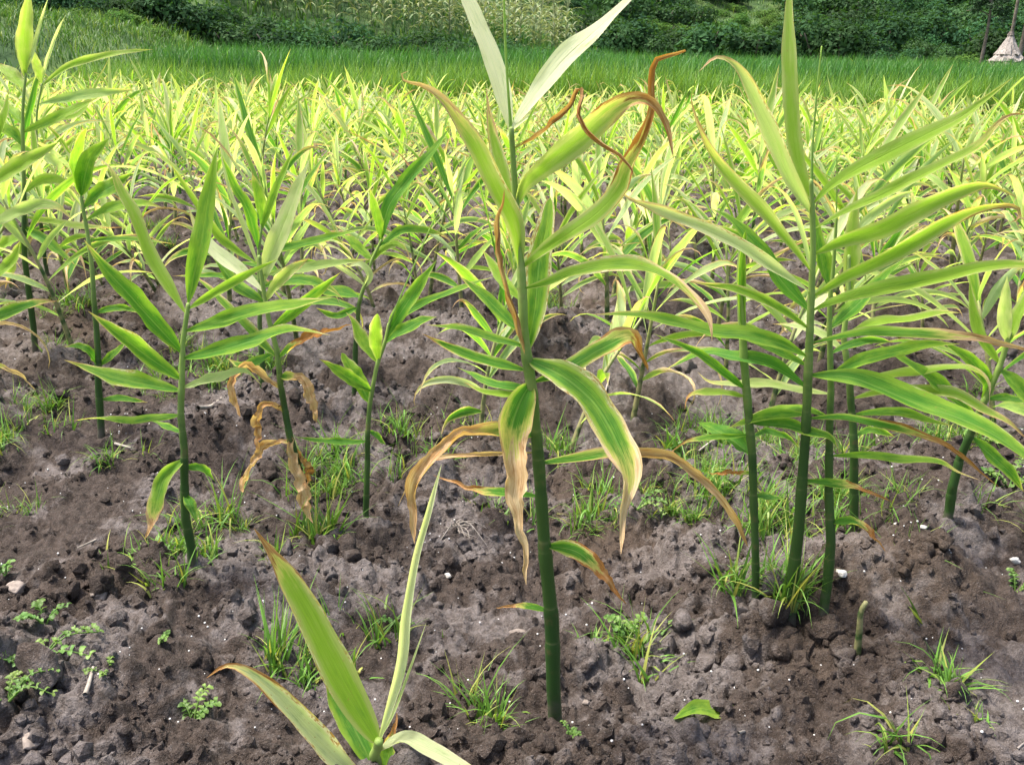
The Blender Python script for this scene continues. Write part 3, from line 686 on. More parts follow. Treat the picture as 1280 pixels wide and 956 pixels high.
HEROES.append(hero((388, 655), [(376, 602), (362, 540), (351, 482), (346, 439), (335, 396), (327, 350), (324, 320)], [
    l([(328, 355), (335, 330), (354, 283), (372, 236), (387, 199)], 30, yel=.6, dry=0, pale=.25, phi=18, d=.03, fold=.3),
    l([(331, 367), (297, 336), (263, 308), (244, 280), (235, 258)], 21, yel=.7, dry=.12, pale=.75, tone=.2, phi=25, d=.04),
    l([(333, 375), (347, 355), (366, 336), (388, 322)], 18, yel=.7, dry=.1, d=-.04, edge=.8),
    l([(337, 411), (365, 390), (395, 366), (426, 340)], 20, yel=.12, dry=.05, d=-.02, phi=-15),
    l([(331, 380), (294, 355), (266, 317), (250, 296)], 20, yel=.05, dry=.05, d=.05),
    l([(346, 446), (318, 420), (291, 392), (260, 361), (226, 330)], 18, yel=.15, dry=.1, edge=.8, d=.06),
    l([(346, 446), (372, 430), (404, 417), (440, 405)], 12, yel=.1, dry=.75, tone=1, d=-.05),
    l([(350, 486), (329, 470), (307, 459), (291, 476), (293, 498), (300, 520)], 14, dry=1, tone=.6, d=-.05, prof=(.5, .5)),
    l([(350, 470), (372, 473), (385, 489), (396, 529)], 18, dry=.85, tone=.5, d=-.04, prof=(.6, .6)),
    l([(358, 551), (338, 557), (319, 576), (301, 617)], 14, dry=1, tone=.5, d=-.06, prof=(.5, .4)),
    l([(356, 517), (332, 506), (326, 523), (324, 561)], 13, dry=1, tone=.7, d=-.03, prof=(.5, .4)),
    l([(358, 539), (366, 570), (376, 601), (390, 651)], 22, dry=1, tone=.45, d=-.05, prof=(.7, .5), curl=.6, phi=5),
    l([(372, 560), (382, 585), (383, 612)], 13, dry=1, tone=.8, d=.01),
    l([(335, 345), (365, 338), (412, 330), (465, 324)], 14, yel=.3, dry=.1, pale=.2, tone=.1, d=.05),
    l([(345, 440), (322, 452), (300, 456), (283, 447)], 12, yel=0, dry=.1, d=.05),
], 'half withered ginger plant with limp brown lower leaves and a pale yellow upright leaf', r0=.0060, r1=.0026))

HEROES.append(hero((457, 657), [(459, 590), (462, 517), (467, 480), (472, 455), (481, 430), (487, 405)], [
    l([(482, 425), (500, 392), (520, 362), (546, 325)], 24, yel=.05, dry=.02, d=.02, phi=15),
    l([(483, 430), (507, 412), (525, 402), (546, 396)], 16, yel=0, dry=.03, d=-.04),
    l([(486, 412), (510, 390), (550, 371), (585, 357), (620, 345)], 14, yel=.05, dry=.04, d=.06),
    l([(473, 452), (460, 435), (447, 415), (440, 400), (432, 390)], 23, yel=.3, dry=.06, d=.02, phi=20, edge=.6),
    l([(474, 450), (470, 427), (470, 410), (472, 392)], 22, yel=.35, dry=.0, d=-.04, phi=10, edge=.6, prof=(.7, .6)),
    l([(465, 490), (440, 475), (417, 460), (399, 449)], 22, yel=.15, dry=.06, tone=.8, d=-.05),
    l([(463, 505), (450, 480), (437, 460), (427, 441)], 27, yel=.15, dry=0, d=.02, phi=15, prof=(.7, .6)),
    l([(459, 552), (435, 553), (400, 551), (370, 546)], 12, yel=0, dry=0, d=-.03),
    l([(460, 540), (470, 545), (482, 556)], 10, yel=0, dry=0, d=.02),
], 'short young ginger plant with a long rolled spear leaf, alone on bare soil', r0=.0048, r1=.0024, spike=[(500, 372), (522, 322), (540, 280), (556, 252)]))

HEROES.append(hero((466, 1010), [(469, 960), (474, 925)], [
    l([(470, 928), (438, 871), (411, 820), (383, 765), (356, 718), (336, 690), (315, 661)], 50, yel=.42, edge=.7, dry=.17, tone=.75, d=.02, phi=18, fold=.3, prof=(.5, .8), rip=.03),
    l([(466, 965), (440, 905), (418, 865), (396, 815)], 42, yel=.08, dry=.1, edge=.5, d=.07, phi=12),
    l([(462, 992), (427, 955), (387, 914), (348, 871), (313, 843), (285, 832), (261, 845)], 34, yel=.15, pale=.55, edge=1.2, dry=.16, tone=.8, d=-.02, phi=30),
    l([(478, 930), (501, 836), (509, 769), (521, 698), (537, 639), (552, 580)], 21, yel=.45, pale=.7, dry=0, d=.05, phi=5, fold=1.6, edge=.1, prof=(.5, .8)),
    l([(484, 915), (493, 890), (513, 836), (533, 777)], 6, yel=.4, pale=.5, dry=0, d=.03, fold=1.4),
    l([(476, 940), (500, 924), (521, 930), (572, 955), (625, 992)], 22, yel=.4, pale=.6, dry=.1, tone=.2, d=-.05, phi=40),
    l([(472, 985), (485, 945), (497, 890)], 24, yel=.2, dry=.4, tone=.9, d=.03),
    l([(470, 990), (500, 968), (545, 975), (580, 1000)], 16, yel=.3, dry=.5, tone=.5, d=-.03),
], 'low ginger shoot with one broad yellow-green leaf and a pale furled upright leaf', r0=.0062, r1=.0040, nodes=False))

HEROES.append(hero((988, 778), [(994, 700), (1001, 630), (1007, 530), (1011, 455), (1014, 355), (1015, 280), (1014, 225)], [
    l([(1012, 250), (997, 203), (990, 150), (987, 94), (986, 47), (987, 0), (989, -25)], 23, yel=.42, dry=0, phi=20, d=.04, fold=.35, prof=(.5, .7)),
    l([(1012, 266), (988, 225), (966, 175), (947, 134), (929, 97), (913, 78), (894, 73), (876, 89)], 29, yel=.45, edge=.9, dry=.14, tone=.4, pale=.25, phi=22, d=-.04),
    l([(1012, 345), (1000, 320), (975, 290), (950, 260), (916, 225), (891, 194), (876, 162), (865, 125), (868, 108)], 19, yel=.5, edge=.8, dry=.24, tone=.35, d=-.05),
    l([(1010, 368), (980, 345), (950, 325), (920, 306), (870, 282), (822, 262), (790, 250), (772, 237)], 19, yel=.5, pale=.4, edge=1, dry=.12, tone=.2, d=-.09),
    l([(1010, 388), (980, 355), (955, 320), (935, 297), (915, 275), (890, 261)], 27, yel=0, dry=.02, d=.05, edge=.2),
    l([(1010, 415), (985, 392), (955, 375), (922, 362), (885, 356), (858, 352)], 15, yel=.25, edge=.7, dry=.12, d=-.03, tone=.2),
    l([(1010, 447), (977, 430), (935, 420), (895, 417), (847, 405), (797, 395), (740, 393)], 26, yel=.15, dry=.05, d=-.12, phi=42, edge=.4),
    l([(1008, 457), (972, 440), (935, 424), (905, 402)], 15, yel=.12, dry=.05, d=.05),
    l([(1007, 484), (980, 465), (957, 455), (922, 446), (885, 441), (855, 451), (826, 465)], 22, yel=0, dry=.06, d=.07, edge=.2),
    l([(1006, 517), (972, 519), (940, 524), (910, 535)], 17, yel=.15, dry=.06, d=.04),
    l([(1016, 257), (1040, 232), (1075, 210), (1120, 187), (1160, 167), (1200, 147), (1235, 122), (1266, 97)], 24, yel=.36, dry=.03, d=-.03, edge=.3, phi=25, tone=.1),
    l([(1016, 287), (1055, 265), (1100, 245), (1140, 225), (1185, 202), (1225, 180), (1245, 157), (1265, 144), (1290, 145)], 16, yel=.42, dry=.2, tone=.5, d=.03),
    l([(1016, 318), (1055, 300), (1100, 287), (1140, 267), (1185, 245), (1225, 232), (1247, 235), (1272, 245)], 29, yel=.42, edge=.5, dry=.12, tone=.6, d=-.06, phi=-20),
    l([(1015, 371), (1055, 347), (1100, 325), (1145, 300), (1185, 277), (1220, 262), (1250, 256), (1272, 258), (1275, 271), (1262, 277)], 25, yel=.36, edge=.8, dry=.2, tone=.7, d=-.08, phi=-22),
    l([(1014, 391), (1047, 375), (1085, 364), (1135, 355), (1185, 345), (1230, 334), (1280, 331), (1330, 345)], 23, yel=.34, edge=.4, dry=.06, d=-.10, phi=30),
    l([(1013, 432), (1040, 424), (1085, 417), (1140, 417), (1185, 419), (1235, 427), (1282, 437), (1320, 450)], 16, yel=.15, edge=.7, dry=.42, tone=.45, d=-.09),
    l([(1011, 466), (1060, 471), (1100, 485), (1147, 505), (1197, 522), (1240, 542), (1280, 570), (1330, 612)], 34, yel=.06, edge=.4, dry=.04, d=-.16, phi=42),
    l([(1008, 522), (1055, 522), (1090, 530), (1135, 539), (1172, 551), (1200, 570), (1225, 590), (1251, 609)], 15, yel=0, edge=.9, dry=.5, tone=.9, d=-.08, phi=38),
    l([(1003, 602), (1042, 605), (1072, 610), (1115, 627)], 14, yel=0, dry=.5, tone=.9, d=-.04),
], 'thick stemmed ginger plant with many arching yellow-green leaves, tallest of its clump', r0=.0072, r1=.0022, spike=[(1016, 180), (1021, 117), (1027, 58)]))

HEROES.append(hero((1031, 776), [(1035, 675), (1035, 530), (1036, 430), (1036, 380), (1042, 317), (1046, 270)], [
    l([(1037, 372), (1030, 340), (1022, 300), (1018, 262)], 19, yel=.1, dry=0, d=.03),
    l([(1037, 414), (1065, 387), (1100, 352), (1132, 322)], 23, yel=0, dry=0, d=.03),
    l([(1036, 472), (1052, 462), (1080, 450), (1120, 440), (1160, 431), (1200, 430)], 20, yel=.12, dry=.03, d=-.05),
    l([(1036, 491), (997, 487), (960, 481), (922, 480), (887, 477), (872, 465)], 14, yel=.6, dry=.1, tone=.1, d=.07, pale=.2),
    l([(1036, 571), (1085, 570), (1130, 574), (1172, 577), (1197, 590), (1225, 600)], 14, yel=.2, dry=.15, tone=.4, d=-.05),
    l([(1036, 652), (1070, 655), (1090, 670), (1107, 690)], 15, yel=0, dry=.5, tone=.9, d=-.05),
    l([(1036, 440), (1060, 432), (1090, 425), (1118, 428)], 13, yel=0, dry=.05, d=.06),
    l([(1035, 520), (1000, 512), (960, 516), (925, 525)], 15, yel=.2, dry=.05, d=.06),
], 'slimmer ginger stem standing close to the right of the thickest stem of the clump', r0=.0060, r1=.0015, spike=[(1046, 235), (1046, 195)]))

HEROES.append(hero((945, 776), [(945, 700), (942, 612), (935, 520), (930, 432), (926, 357), (929, 305)], [
    l([(931, 490), (910, 470), (880, 447), (850, 432), (817, 417)], 16, yel=.02, dry=.03, d=-.05),
    l([(931, 497), (900, 491), (872, 491), (860, 497), (855, 512)], 11, yel=.5, dry=.25, tone=.8, d=-.03),
    l([(937, 570), (915, 550), (890, 535), (872, 528)], 24, yel=0, dry=0, d=.05, edge=.1),
    l([(937, 544), (915, 546), (885, 547), (860, 552), (835, 567)], 10, yel=.1, dry=.3, tone=.8, d=-.03),
    l([(940, 592), (915, 592), (885, 592)], 8, yel=.3, dry=.8, tone=1, d=.03),
    l([(943, 620), (967, 622), (985, 627)], 13, yel=0, dry=0, d=.02),
    l([(937, 527), (980, 531), (1015, 540), (1037, 547), (1049, 564)], 18, yel=.02, dry=.03, d=-.05, phi=40),
    l([(928, 440), (926, 380), (927, 330), (932, 288)], 13, yel=.1, dry=0, d=-.01, fold=1.4, prof=(.4, .4)),
    l([(937, 545), (960, 540), (985, 548), (1000, 560)], 11, yel=0, dry=.05, d=.05),
], 'thin ginger stem with small dark leaves standing left of the thickest stem of the clump', r0=.0048, r1=.0045))

HEROES.append(hero((1072, 660), [(1068, 560), (1062, 492), (1058, 430), (1060, 367), (1063, 320)], [
    l([(1060, 372), (1065, 305), (1067, 265), (1072, 232)], 25, yel=.5, dry=0, d=.02, phi=12, fold=.3),
    l([(1060, 421), (1090, 405), (1135, 400), (1172, 391), (1202, 391)], 13, yel=.4, dry=.05, d=-.04),
    l([(1062, 482), (1100, 472), (1147, 466), (1185, 460), (1215, 462), (1235, 478), (1237, 510)], 15, yel=.45, dry=.2, tone=.1, d=-.05),
    l([(1064, 500), (1100, 490), (1135, 488), (1192, 492), (1230, 512), (1260, 527), (1284, 552)], 17, yel=.5, edge=.8, dry=.15, tone=.6, d=-.07),
    l([(1064, 518), (1122, 515), (1160, 525), (1190, 532)], 14, yel=.15, dry=.05, d=-.03),
    l([(1060, 440), (1030, 420), (1000, 408), (965, 405)], 14, yel=.5, dry=.1, d=.05, pale=.3),
    l([(1064, 545), (1090, 538), (1120, 546)], 11, yel=.1, dry=.1, d=.03),
], 'ginger plant with yellow arching leaves growing behind the three-stemmed clump', r0=.0062, r1=.0026))

HEROES.append(hero((1182, 652), [(1190, 617), (1200, 585), (1210, 550), (1225, 510), (1250, 455), (1262, 415)], [
    l([(1257, 427), (1256, 400), (1257, 375), (1259, 345)], 20, yel=.6, pale=.3, dry=0, phi=12),
    l([(1250, 455), (1225, 420), (1215, 380), (1212, 348)], 17, yel=.35, dry=.03, phi=15),
    l([(1225, 508), (1235, 480), (1215, 452), (1196, 438), (1175, 425)], 19, yel=.1, dry=.02),
    l([(1218, 525), (1175, 482), (1135, 455), (1097, 430)], 21, yel=.12, dry=.03),
    l([(1248, 460), (1280, 492), (1310, 520)], 20, yel=.15, dry=.03),
    l([(1232, 500), (1260, 498), (1300, 505)], 13, yel=.05, dry=.05),
    l([(1258, 430), (1280, 380), (1300, 340)], 20, yel=.4, dry=.05),
    l([(1212, 545), (1240, 570), (1262, 590), (1280, 615)], 17, yel=.05, dry=.05),
], 'leaning ginger plant with pale yellow upright leaves on the bed beyond the soil mound', r0=.0065, r1=.003))

HEROES.append(hero((44, 440), [(35, 350), (30, 287), (29, 200), (30, 125), (32, 92)], [
    l([(32, 95), (31, 62), (33, 25), (37, -18)], 20, yel=.45, dry=0, phi=15),
    l([(32, 100), (27, 70), (25, 45), (28, 22)], 14, yel=.5, dry=0, phi=15, d=.03),
    l([(34, 90), (41, 68), (50, 32), (61, -5)], 6, yel=.4, pale=.5, dry=0, fold=1.5),
    l([(30, 167), (62, 152), (92, 137), (125, 122)], 15, yel=.2, dry=.05),
    l([(29, 272), (62, 277), (112, 284), (157, 285)], 11, yel=.55, dry=.25, tone=.7),
    l([(31, 284), (55, 300), (75, 317), (95, 332)], 17, yel=.05, dry=.1),
    l([(28, 157), (12, 138), (-8, 120)], 16, yel=.2, dry=0),
    l([(28, 184), (12, 165), (-10, 148)], 15, yel=.1, dry=0),
    l([(30, 113), (15, 97), (-5, 78)], 16, yel=.4, dry=.1),
    l([(29, 297), (12, 303), (-8, 315)], 14, yel=.3, dry=.1),
    l([(30, 240), (55, 225), (80, 228), (100, 245)], 14, yel=.3, dry=.2, tone=.3),
    l([(32, 300), (15, 330), (8, 360)], 14, yel=.5, dry=.2),
], 'tall slender ginger plant with arching pale leaves on the bank side of the field', r0=.0068, r1=.0026))
HEROES.append(hero((60, 350), [(48, 250), (45, 155), (52, 105)], [
    l([(52, 108), (82, 85), (110, 75), (150, 66), (192, 62)], 10, yel=.4, dry=.04, tone=.1),
    l([(50, 132), (100, 120), (137, 115), (172, 112)], 13, yel=.15, pale=.2, dry=.1, tone=.1),
    l([(52, 100), (45, 80), (42, 62)], 13, yel=.5, dry=0),
    l([(52, 105), (62, 70), (72, 42), (83, 17)], 6, yel=.3, pale=.5, fold=1.5, dry=0),
    l([(48, 160), (75, 150), (105, 135), (137, 72)], 8, yel=.4, dry=.1),
    l([(47, 190), (70, 205), (82, 222)], 13, yel=.3, pale=.3, dry=.1),
    l([(47, 200), (25, 185), (8, 190)], 13, yel=.2, dry=.1),
    l([(48, 240), (75, 238), (95, 255)], 12, yel=.1, dry=.1),
], 'slim ginger plant with long flat yellowish leaves, just behind the tall slender one', r0=.0060, r1=.0024))
HEROES.append(hero((-28, 520), [(-25, 400), (-18, 250), (-10, 150)], [
    l([(-14, 232), (25, 207), (50, 192), (75, 177)], 19, yel=.4, dry=.02, phi=35),
    l([(-18, 286), (25, 265), (50, 256), (72, 259), (91, 275)], 17, yel=.4, pale=.2, dry=.12, tone=.1),
    l([(-22, 408), (0, 395), (37, 382), (72, 375)], 20, yel=.02, edge=.8, dry=.2, tone=.6),
    l([(-20, 350), (0, 340), (18, 322), (25, 300)], 14, yel=.3, dry=.05),
    l([(-24, 450), (0, 458), (28, 472), (45, 488)], 7, yel=.5, dry=.7, tone=.3),
    l([(-15, 200), (5, 150), (12, 110)], 15, yel=.3, dry=.05),
], 'ginger plant leaning into view at the edge of the bed, with a brown-margined lower leaf', r0=.0075, r1=.003))
HEROES.append(hero((125, 542), [(124, 480), (121, 410), (116, 340), (107, 287), (101, 245)], [
    l([(101, 250), (97, 225), (85, 195), (75, 175)], 10, yel=.4, pale=.4, dry=.1, tone=0),
    l([(101, 245), (110, 205), (120, 190), (137, 173)], 27, yel=.08, dry=0, phi=15),
    l([(100, 240), (92, 205), (98, 178), (110, 158)], 17, yel=.15, dry=0),
    l([(105, 262), (125, 242), (142, 232), (165, 216)], 19, yel=.08, dry=.02),
    l([(108, 275), (140, 260), (175, 254), (205, 260)], 13, yel=.2, dry=.1, tone=.2),
    l([(112, 300), (162, 299), (217, 305)], 9, yel=.1, dry=.1),
    l([(122, 455), (107, 436), (79, 433)], 12, yel=.02, dry=.05),
    l([(123, 460), (145, 440), (160, 425)], 11, yel=.1, dry=.05),
    l([(123, 500), (150, 498), (185, 503)], 9, yel=0, dry=.1),
    l([(120, 390), (150, 385), (180, 392)], 11, yel=.05, dry=.1),
], 'dark leaved ginger plant just behind the fresh green one, with bare lower stem', r0=.0062, r1=.0026))
HEROES.append(hero((330, 508), [(326, 440), (324, 380), (323, 327), (327, 280)], [
    l([(324, 315), (310, 264), (291, 230), (276, 192)], 17, yel=.02, dry=.02),
    l([(326, 290), (347, 233), (369, 183)], 13, yel=.2, dry=.02),
    l([(323, 335), (304, 283), (291, 249), (276, 211)], 8, yel=.5, pale=.4, dry=.05),
    l([(326, 315), (357, 310), (400, 300), (460, 285)], 15, yel=.05, dry=.03),
    l([(324, 330), (290, 310), (265, 285), (210, 200)], 13, yel=.3, dry=.05),
    l([(324, 360), (370, 350), (410, 360), (430, 375)], 15, yel=.05, dry=.1),
    l([(324, 350), (280, 345), (215, 345)], 9, yel=.05, dry=.1),
    l([(327, 285), (323, 250), (315, 215)], 15, yel=.2, dry=.1),
], 'dark green ginger plant standing directly behind the half withered one', r0=.006, r1=.0024))
HEROES.append(hero((442, 500), [(447, 400), (462, 337), (475, 300)], [
    l([(473, 305), (486, 258), (510, 225), (540, 190), (565, 157)], 23, yel=.0, dry=.02, edge=.1, phi=20),
    l([(464, 328), (487, 307), (505, 310), (512, 327)], 14, yel=.3, dry=.25, tone=.1),
    l([(452, 372), (430, 366), (405, 363), (385, 350)], 18, yel=0, dry=.03),
    l([(450, 385), (420, 395), (395, 385)], 12, yel=.02, dry=.05),
    l([(465, 325), (435, 300), (415, 290)], 17, yel=.2, dry=.1),
    l([(470, 310), (500, 290), (530, 288), (560, 295)], 13, yel=.05, dry=.1),
    l([(455, 360), (462, 345), (450, 330), (430, 335)], 11, yel=.4, pale=.5, dry=.1),
    l([(472, 300), (470, 270), (462, 235)], 16, yel=.2, dry=.05),
], 'ginger plant with one long blue-green leaf pointing up, behind the short young plant', r0=.006, r1=.0024))

# ------------------------------------------------------------------ the rest of the field
def plant_parts(seed, hi=True):
    """stem arrays + list of leaf arrays for one field plant about 0.4 m tall"""
    r = np.random.default_rng(seed); h = r.uniform(.22, .34); lean = r.normal(0, .07, 2); pl = r.uniform(0, np.pi)
    S = spline([(0, 0, -.03), (lean[0] * .4, lean[1] * .4, h * .5), (lean[0], lean[1], h)], 10 if hi else 4)
    st = tube(S, np.linspace(.0062, .0022, len(S)), 7 if hi else 4)
    yb = r.uniform(-.08, .26); n = r.integers(10, 16); nu, nv = (15, 4) if hi else (7, 2); out = []
    for k in range(n):
        f = .22 + .78 * (k / (n - 1)) ** .9; b = np.array([np.interp(f * h, S[:, 2], S[:, j]) for j in range(3)])
        az = pl + (k % 2) * np.pi + r.normal(0, .35); D = np.array((math.cos(az), math.sin(az), 0))
        top = f ** 2; th0 = r.uniform(.75, 1.15) * (1 - .72 * top) + .06; L = r.uniform(.15, .29) * (1.05 if .4 < f < .99 else .85)
        dr = r.uniform(.2, 1.5) * (1 - .5 * top); dry = max(0, r.normal(.12, .14))
        if f < .45 and r.random() < .35: dry = r.uniform(.4, 1); dr += 1.2
        u = np.linspace(0, 1, nu); th = th0 + dr * u ** 1.6 + (r.uniform(0, 1.4) * np.clip((u - .75) / .25, 0, 1) if dry > .1 else 0)
        st_ = (D * np.sin(th)[:, None] + np.array((0, 0, 1.)) * np.cos(th)[:, None]) * (L / (nu - 1))
        P = b + np.cumsum(np.vstack([[0, 0, 0], st_[1:]]), 0)
        sd_ = np.array((-D[1], D[0], 0)); T = norm(np.gradient(P, axis=0)); N = np.cross(T, np.tile(sd_, (nu, 1))); N *= np.sign(N[:, 2].mean() + .01)
        tw = r.normal(0, .7) + np.linspace(0, r.normal(0, 1.0), nu); N = N * np.cos(tw)[:, None] + np.cross(T, N) * np.sin(tw)[:, None]
        v, fq, uv = leaf_surface(P, N, r.uniform(.014, .022), dry, .6, 1.2, .06, nv, seed * 31 + k)
        pr = (dry, min(1, max(0, yb + r.normal(0, .15) + .22 * top)), r.uniform(.3, .9), max(0, min(.8, r.normal(.16, .28))), r.uniform(.05, .6), r.random())
        out.append((v, fq, uv, pr))
    return st, out
protos = []; YB = []
for s_ in range(12):
    st_, lv = plant_parts(500 + s_)
    YB.append(float(np.mean([q[3][1] for q in lv])) - .1)
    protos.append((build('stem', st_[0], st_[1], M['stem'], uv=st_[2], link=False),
                   [build('leaf', v, f, M['leaf'], uv=uv, attrs=lpar(len(v), *pr), link=False) for v, f, uv, pr in lv]))
def whole(seed):
    st_, lv = plant_parts(seed, False); V = [st_[0]]; Fq = [st_[1][0]]; Ft = [st_[1][1]]; UV = [st_[2]]; c = len(st_[0])
    A = [np.tile((0, .1, 0, 0), (c, 1))]; B = [np.tile((.5, .5, 0, 1), (c, 1))]
    for v, f, uv, pr in lv:
        V.append(v); Fq.append(f + c); UV.append(uv); c += len(v)
        a = lpar(len(v), *pr); A.append(a['lp']); B.append(a['lq'])
    return np.vstack(V), np.vstack(Fq), np.vstack(Ft), np.vstack(UV), np.vstack(A), np.vstack(B)
wh = [whole(700 + i) for i in range(14)]
whole_me = [build('ginger_plant', w[0], [w[1], w[2]], M['leaf'], uv=w[3], attrs={'lp': w[4], 'lq': w[5]}, link=False) for w in wh]

hero_xy = [(h.location.x, h.location.y) for h in HEROES]
spots = []
def try_spot(x, y, dmin):
    if any((x - a) ** 2 + (y - b) ** 2 < dmin ** 2 for a, b in spots): return
    if any((x - a) ** 2 + (y - b) ** 2 < .13 ** 2 for a, b in hero_xy): return
    spots.append((x, y))
row = 1.72
while row < 9.3:
    sp_ = .145 if row > 4 else .20
    x = -(.75 * row + 1.2)
    while x < .75 * row + 1.2:
        xx_ = x + rnd.uniform(-.09, .09); y_ = row - .10 * xx_ * min(1, row / 6) + rnd.gauss(0, .07)
        if 1.55 < y_ < float(field_edge(xx_)) - .1 and rnd.random() < (.60 if row < 2.1 else .88 if row < 3.6 else .92): try_spot(xx_, y_, .09)
        x += sp_
    row += .31 if row < 4.5 else .27
spots.sort(key=lambda p: p[1] + .25 * abs(p[0]))
inview = [p for p in spots if abs(p[0]) < .60 * p[1] + .25]; outv = [p for p in spots if abs(p[0]) >= .60 * p[1] + .25]
NEAR, TOT = 160, 285 - len(HEROES)
SHORT = ['tall glare-whitened plant', 'fresh green plant', 'half withered plant', 'short young plant', 'low shoot', 'three-stemmed clump', 'three-stemmed clump', 'three-stemmed clump', 'plant behind the clump',
         'leaning plant by the mound', 'tall slender plant', 'slim plant behind it', 'edge plant', 'dark leaved plant', 'dark green plant', 'blue-green spear plant']
ORD = ['first', 'second', 'third', 'fourth', 'fifth', 'sixth', 'seventh', 'eighth', 'ninth', 'tenth', 'eleventh']
for i, (x, y) in enumerate(inview[:TOT]):
    s = rnd.uniform(.8, 1.25) * (1 - .2 * float(smooth(4, 8, y))); rz = rnd.uniform(0, 6.28); z = gz(x, y) - .005
    tilt = (rnd.gauss(0, .09), rnd.gauss(0, .09), rz)
    size = 'small' if s < .88 else 'tall' if s > 1.08 else 'middling'
    if i < NEAR:
        k = (i * 7 + 3) % 12; cn = 'green' if YB[k] < .10 else 'yellow-green' if YB[k] < .22 else 'yellow'
        hk = min(range(len(HEROES)), key=lambda q: abs(hero_xy[q][0] * y / hero_xy[q][1] - x) + (9 if SHORT[q] in ('low shoot', 'slim plant behind it') else 0))
        rw = ORD[min(10, max(0, int((y + .1 * x * min(1, y / 6) - 1.56) / .31)))]
        e = empty('ginger_plant', (x, y, z), f'{size} {cn} ginger plant in the {rw} open row beyond the {SHORT[hk]}', 'ginger plant', 'ginger plants of the middle rows')
        e.rotation_euler = tilt; e.scale = (s, s, s); pm, lm_ = protos[k]
        place('stem', pm, e)
        for q in lm_: place('leaf', q, e)
    else:
        o = place('ginger_plant', whole_me[i % 14], None, (x, y, z), tilt, s)
        tag(o, f'{size} yellow-green ginger plant in the crowded far rows near the rice', 'ginger plant', 'ginger plants of the far rows')
rest = inview[TOT:] + outv
Vs, Fq, Ft, UV, A, B, c = [], [], [], [], [], [], 0
for i, (x, y) in enumerate(rest):
    w = wh[i % 14]; s = rnd.uniform(.8, 1.25) * (1 - .2 * float(smooth(4, 8, y))); rz = rnd.uniform(0, 6.28); cs, sn = math.cos(rz) * s, math.sin(rz) * s
    v = w[0] @ np.array(((cs, sn, 0), (-sn, cs, 0), (0, 0, s))) + np.array((x, y, gz(x, y) - .005))
    Vs.append(v); Fq.append(w[1] + c); Ft.append(w[2] + c); UV.append(w[3]); A.append(w[4]); B.append(w[5]); c += len(v)
tag(build('ginger_rows', np.vstack(Vs), [np.vstack(Fq), np.vstack(Ft)], M['leaf'], uv=np.vstack(UV), attrs={'lp': np.vstack(A), 'lq': np.vstack(B)}),
    'dense mass of yellow-green ginger leaves in the farthest rows of the field', 'ginger', kind='stuff')

# ------------------------------------------------------------------ weeds
def tuft_mesh(seed, n, Lm, wd, spread, lean=1.6, name='grass_tuft'):
    r = np.random.default_rng(seed); ce = r.normal(0, spread * .7, (5, 2)); ck = r.integers(0, 5, n); a = r.uniform(0, 6.28, n); q = spread * .5 * np.sqrt(r.uniform(0, 1, n))
    V, Fc, uv, at_ = blades(ce[ck, 0] + q * np.cos(a), ce[ck, 1] + q * np.sin(a), np.full(n, -.01), Lm * r.uniform(.25, 1.0, n) * (1 + .5 * (r.uniform(0, 1, n) > .9)), wd * r.uniform(.45, 1.2, n), lean, seed, 5)
    return build(name, V, Fc, M['weed_grass'], uv=uv, attrs=at_, link=False)
def tuft(px, py, hpx, n, label, spread=.02, lean=1.6, wd=.0034, group=None):
    B = ground_px(px, py); rg = np.linalg.norm(B - CPOS); L = hpx / F * rg * 1.35
    me = tuft_mesh(int(px * 7 + py), int(n * 3.0) if n > 5 else n, L, wd * 1.25, spread, lean)
    o = place('grass_tuft', me, None, (B[0], B[1], gz(B[0], B[1]) - .006))
    return tag(o, label, 'grass', group)
tuft(592, 888, 70, 60, 'bright green spiky grass tuft on the soil left of the thick dark stem', .022)
tuft(778, 822, 66, 34, 'loose grass tuft with spread blades right of the thick dark stem', .03)
tuft(735, 812, 40, 12, 'few flat grass blades touching the thick dark stem', .012, 2.2)
tuft(960, 768, 70, 70, 'dense grass tuft at the foot of the three-stemmed ginger clump', .035)
tuft(430, 800, 62, 46, 'sprawling grass tuft behind the broad yellow-green leaf', .05, 1.4)
tuft(348, 820, 95, 14, 'narrow upright grass beside the broad yellow-green leaf', .015, .6)
tuft(390, 668, 62, 34, 'upright bright grass tuft under the hanging brown leaves', .018, .6, .005)
tuft(345, 690, 40, 14, 'thin grass sprig left of the upright grass under the brown leaves', .015, .9)
tuft(1195, 862, 62, 26, 'arching grass tuft on the open soil right of the ginger clump', .018, 2.0, .005)
tuft(1215, 895, 30, 18, 'short fine grass tuft just below the arching one', .015, 1.8)
tuft(1105, 950, 70, 12, 'long bent grass blades on the soil below the cut stub', .012, 2.4, .004)
tuft(690, 560, 46, 60, 'pale bushy grass behind the thick dark stem', .06)
tuft(860, 545, 50, 70, 'fine pale grass patch left of the thin ginger stem', .08)
tuft(885, 585, 40, 40, 'low fine grass left of the thin ginger stem, in front of the pale patch', .06)
tuft(985, 640, 60, 60, 'yellowish grass between the stems of the ginger clump', .06, 1.0)
tuft(1060, 672, 62, 90, 'thick yellow-green grass behind the ginger clump', .07, 1.1)
tuft(205, 700, 44, 60, 'soft grass patch at the foot of the fresh green ginger plant', .05)
tuft(160, 705, 36, 30, 'small grass patch on the soil left of the fresh green ginger plant', .04)
tuft(225, 725, 44, 5, 'two pale grass stalks against the fresh green ginger stem', .008, .4, .005)
tuft(1155, 778, 55, 5, 'single pointed broad grass shoot on the soil mound', .004, .5, .012)
tuft(560, 800, 20, 8, 'tiny grass sprig above the spiky tuft', .01)
tuft(840, 585, 50, 10, 'arched grass blades beside the hanging brown-edged leaf', .015, 2.2, .005)
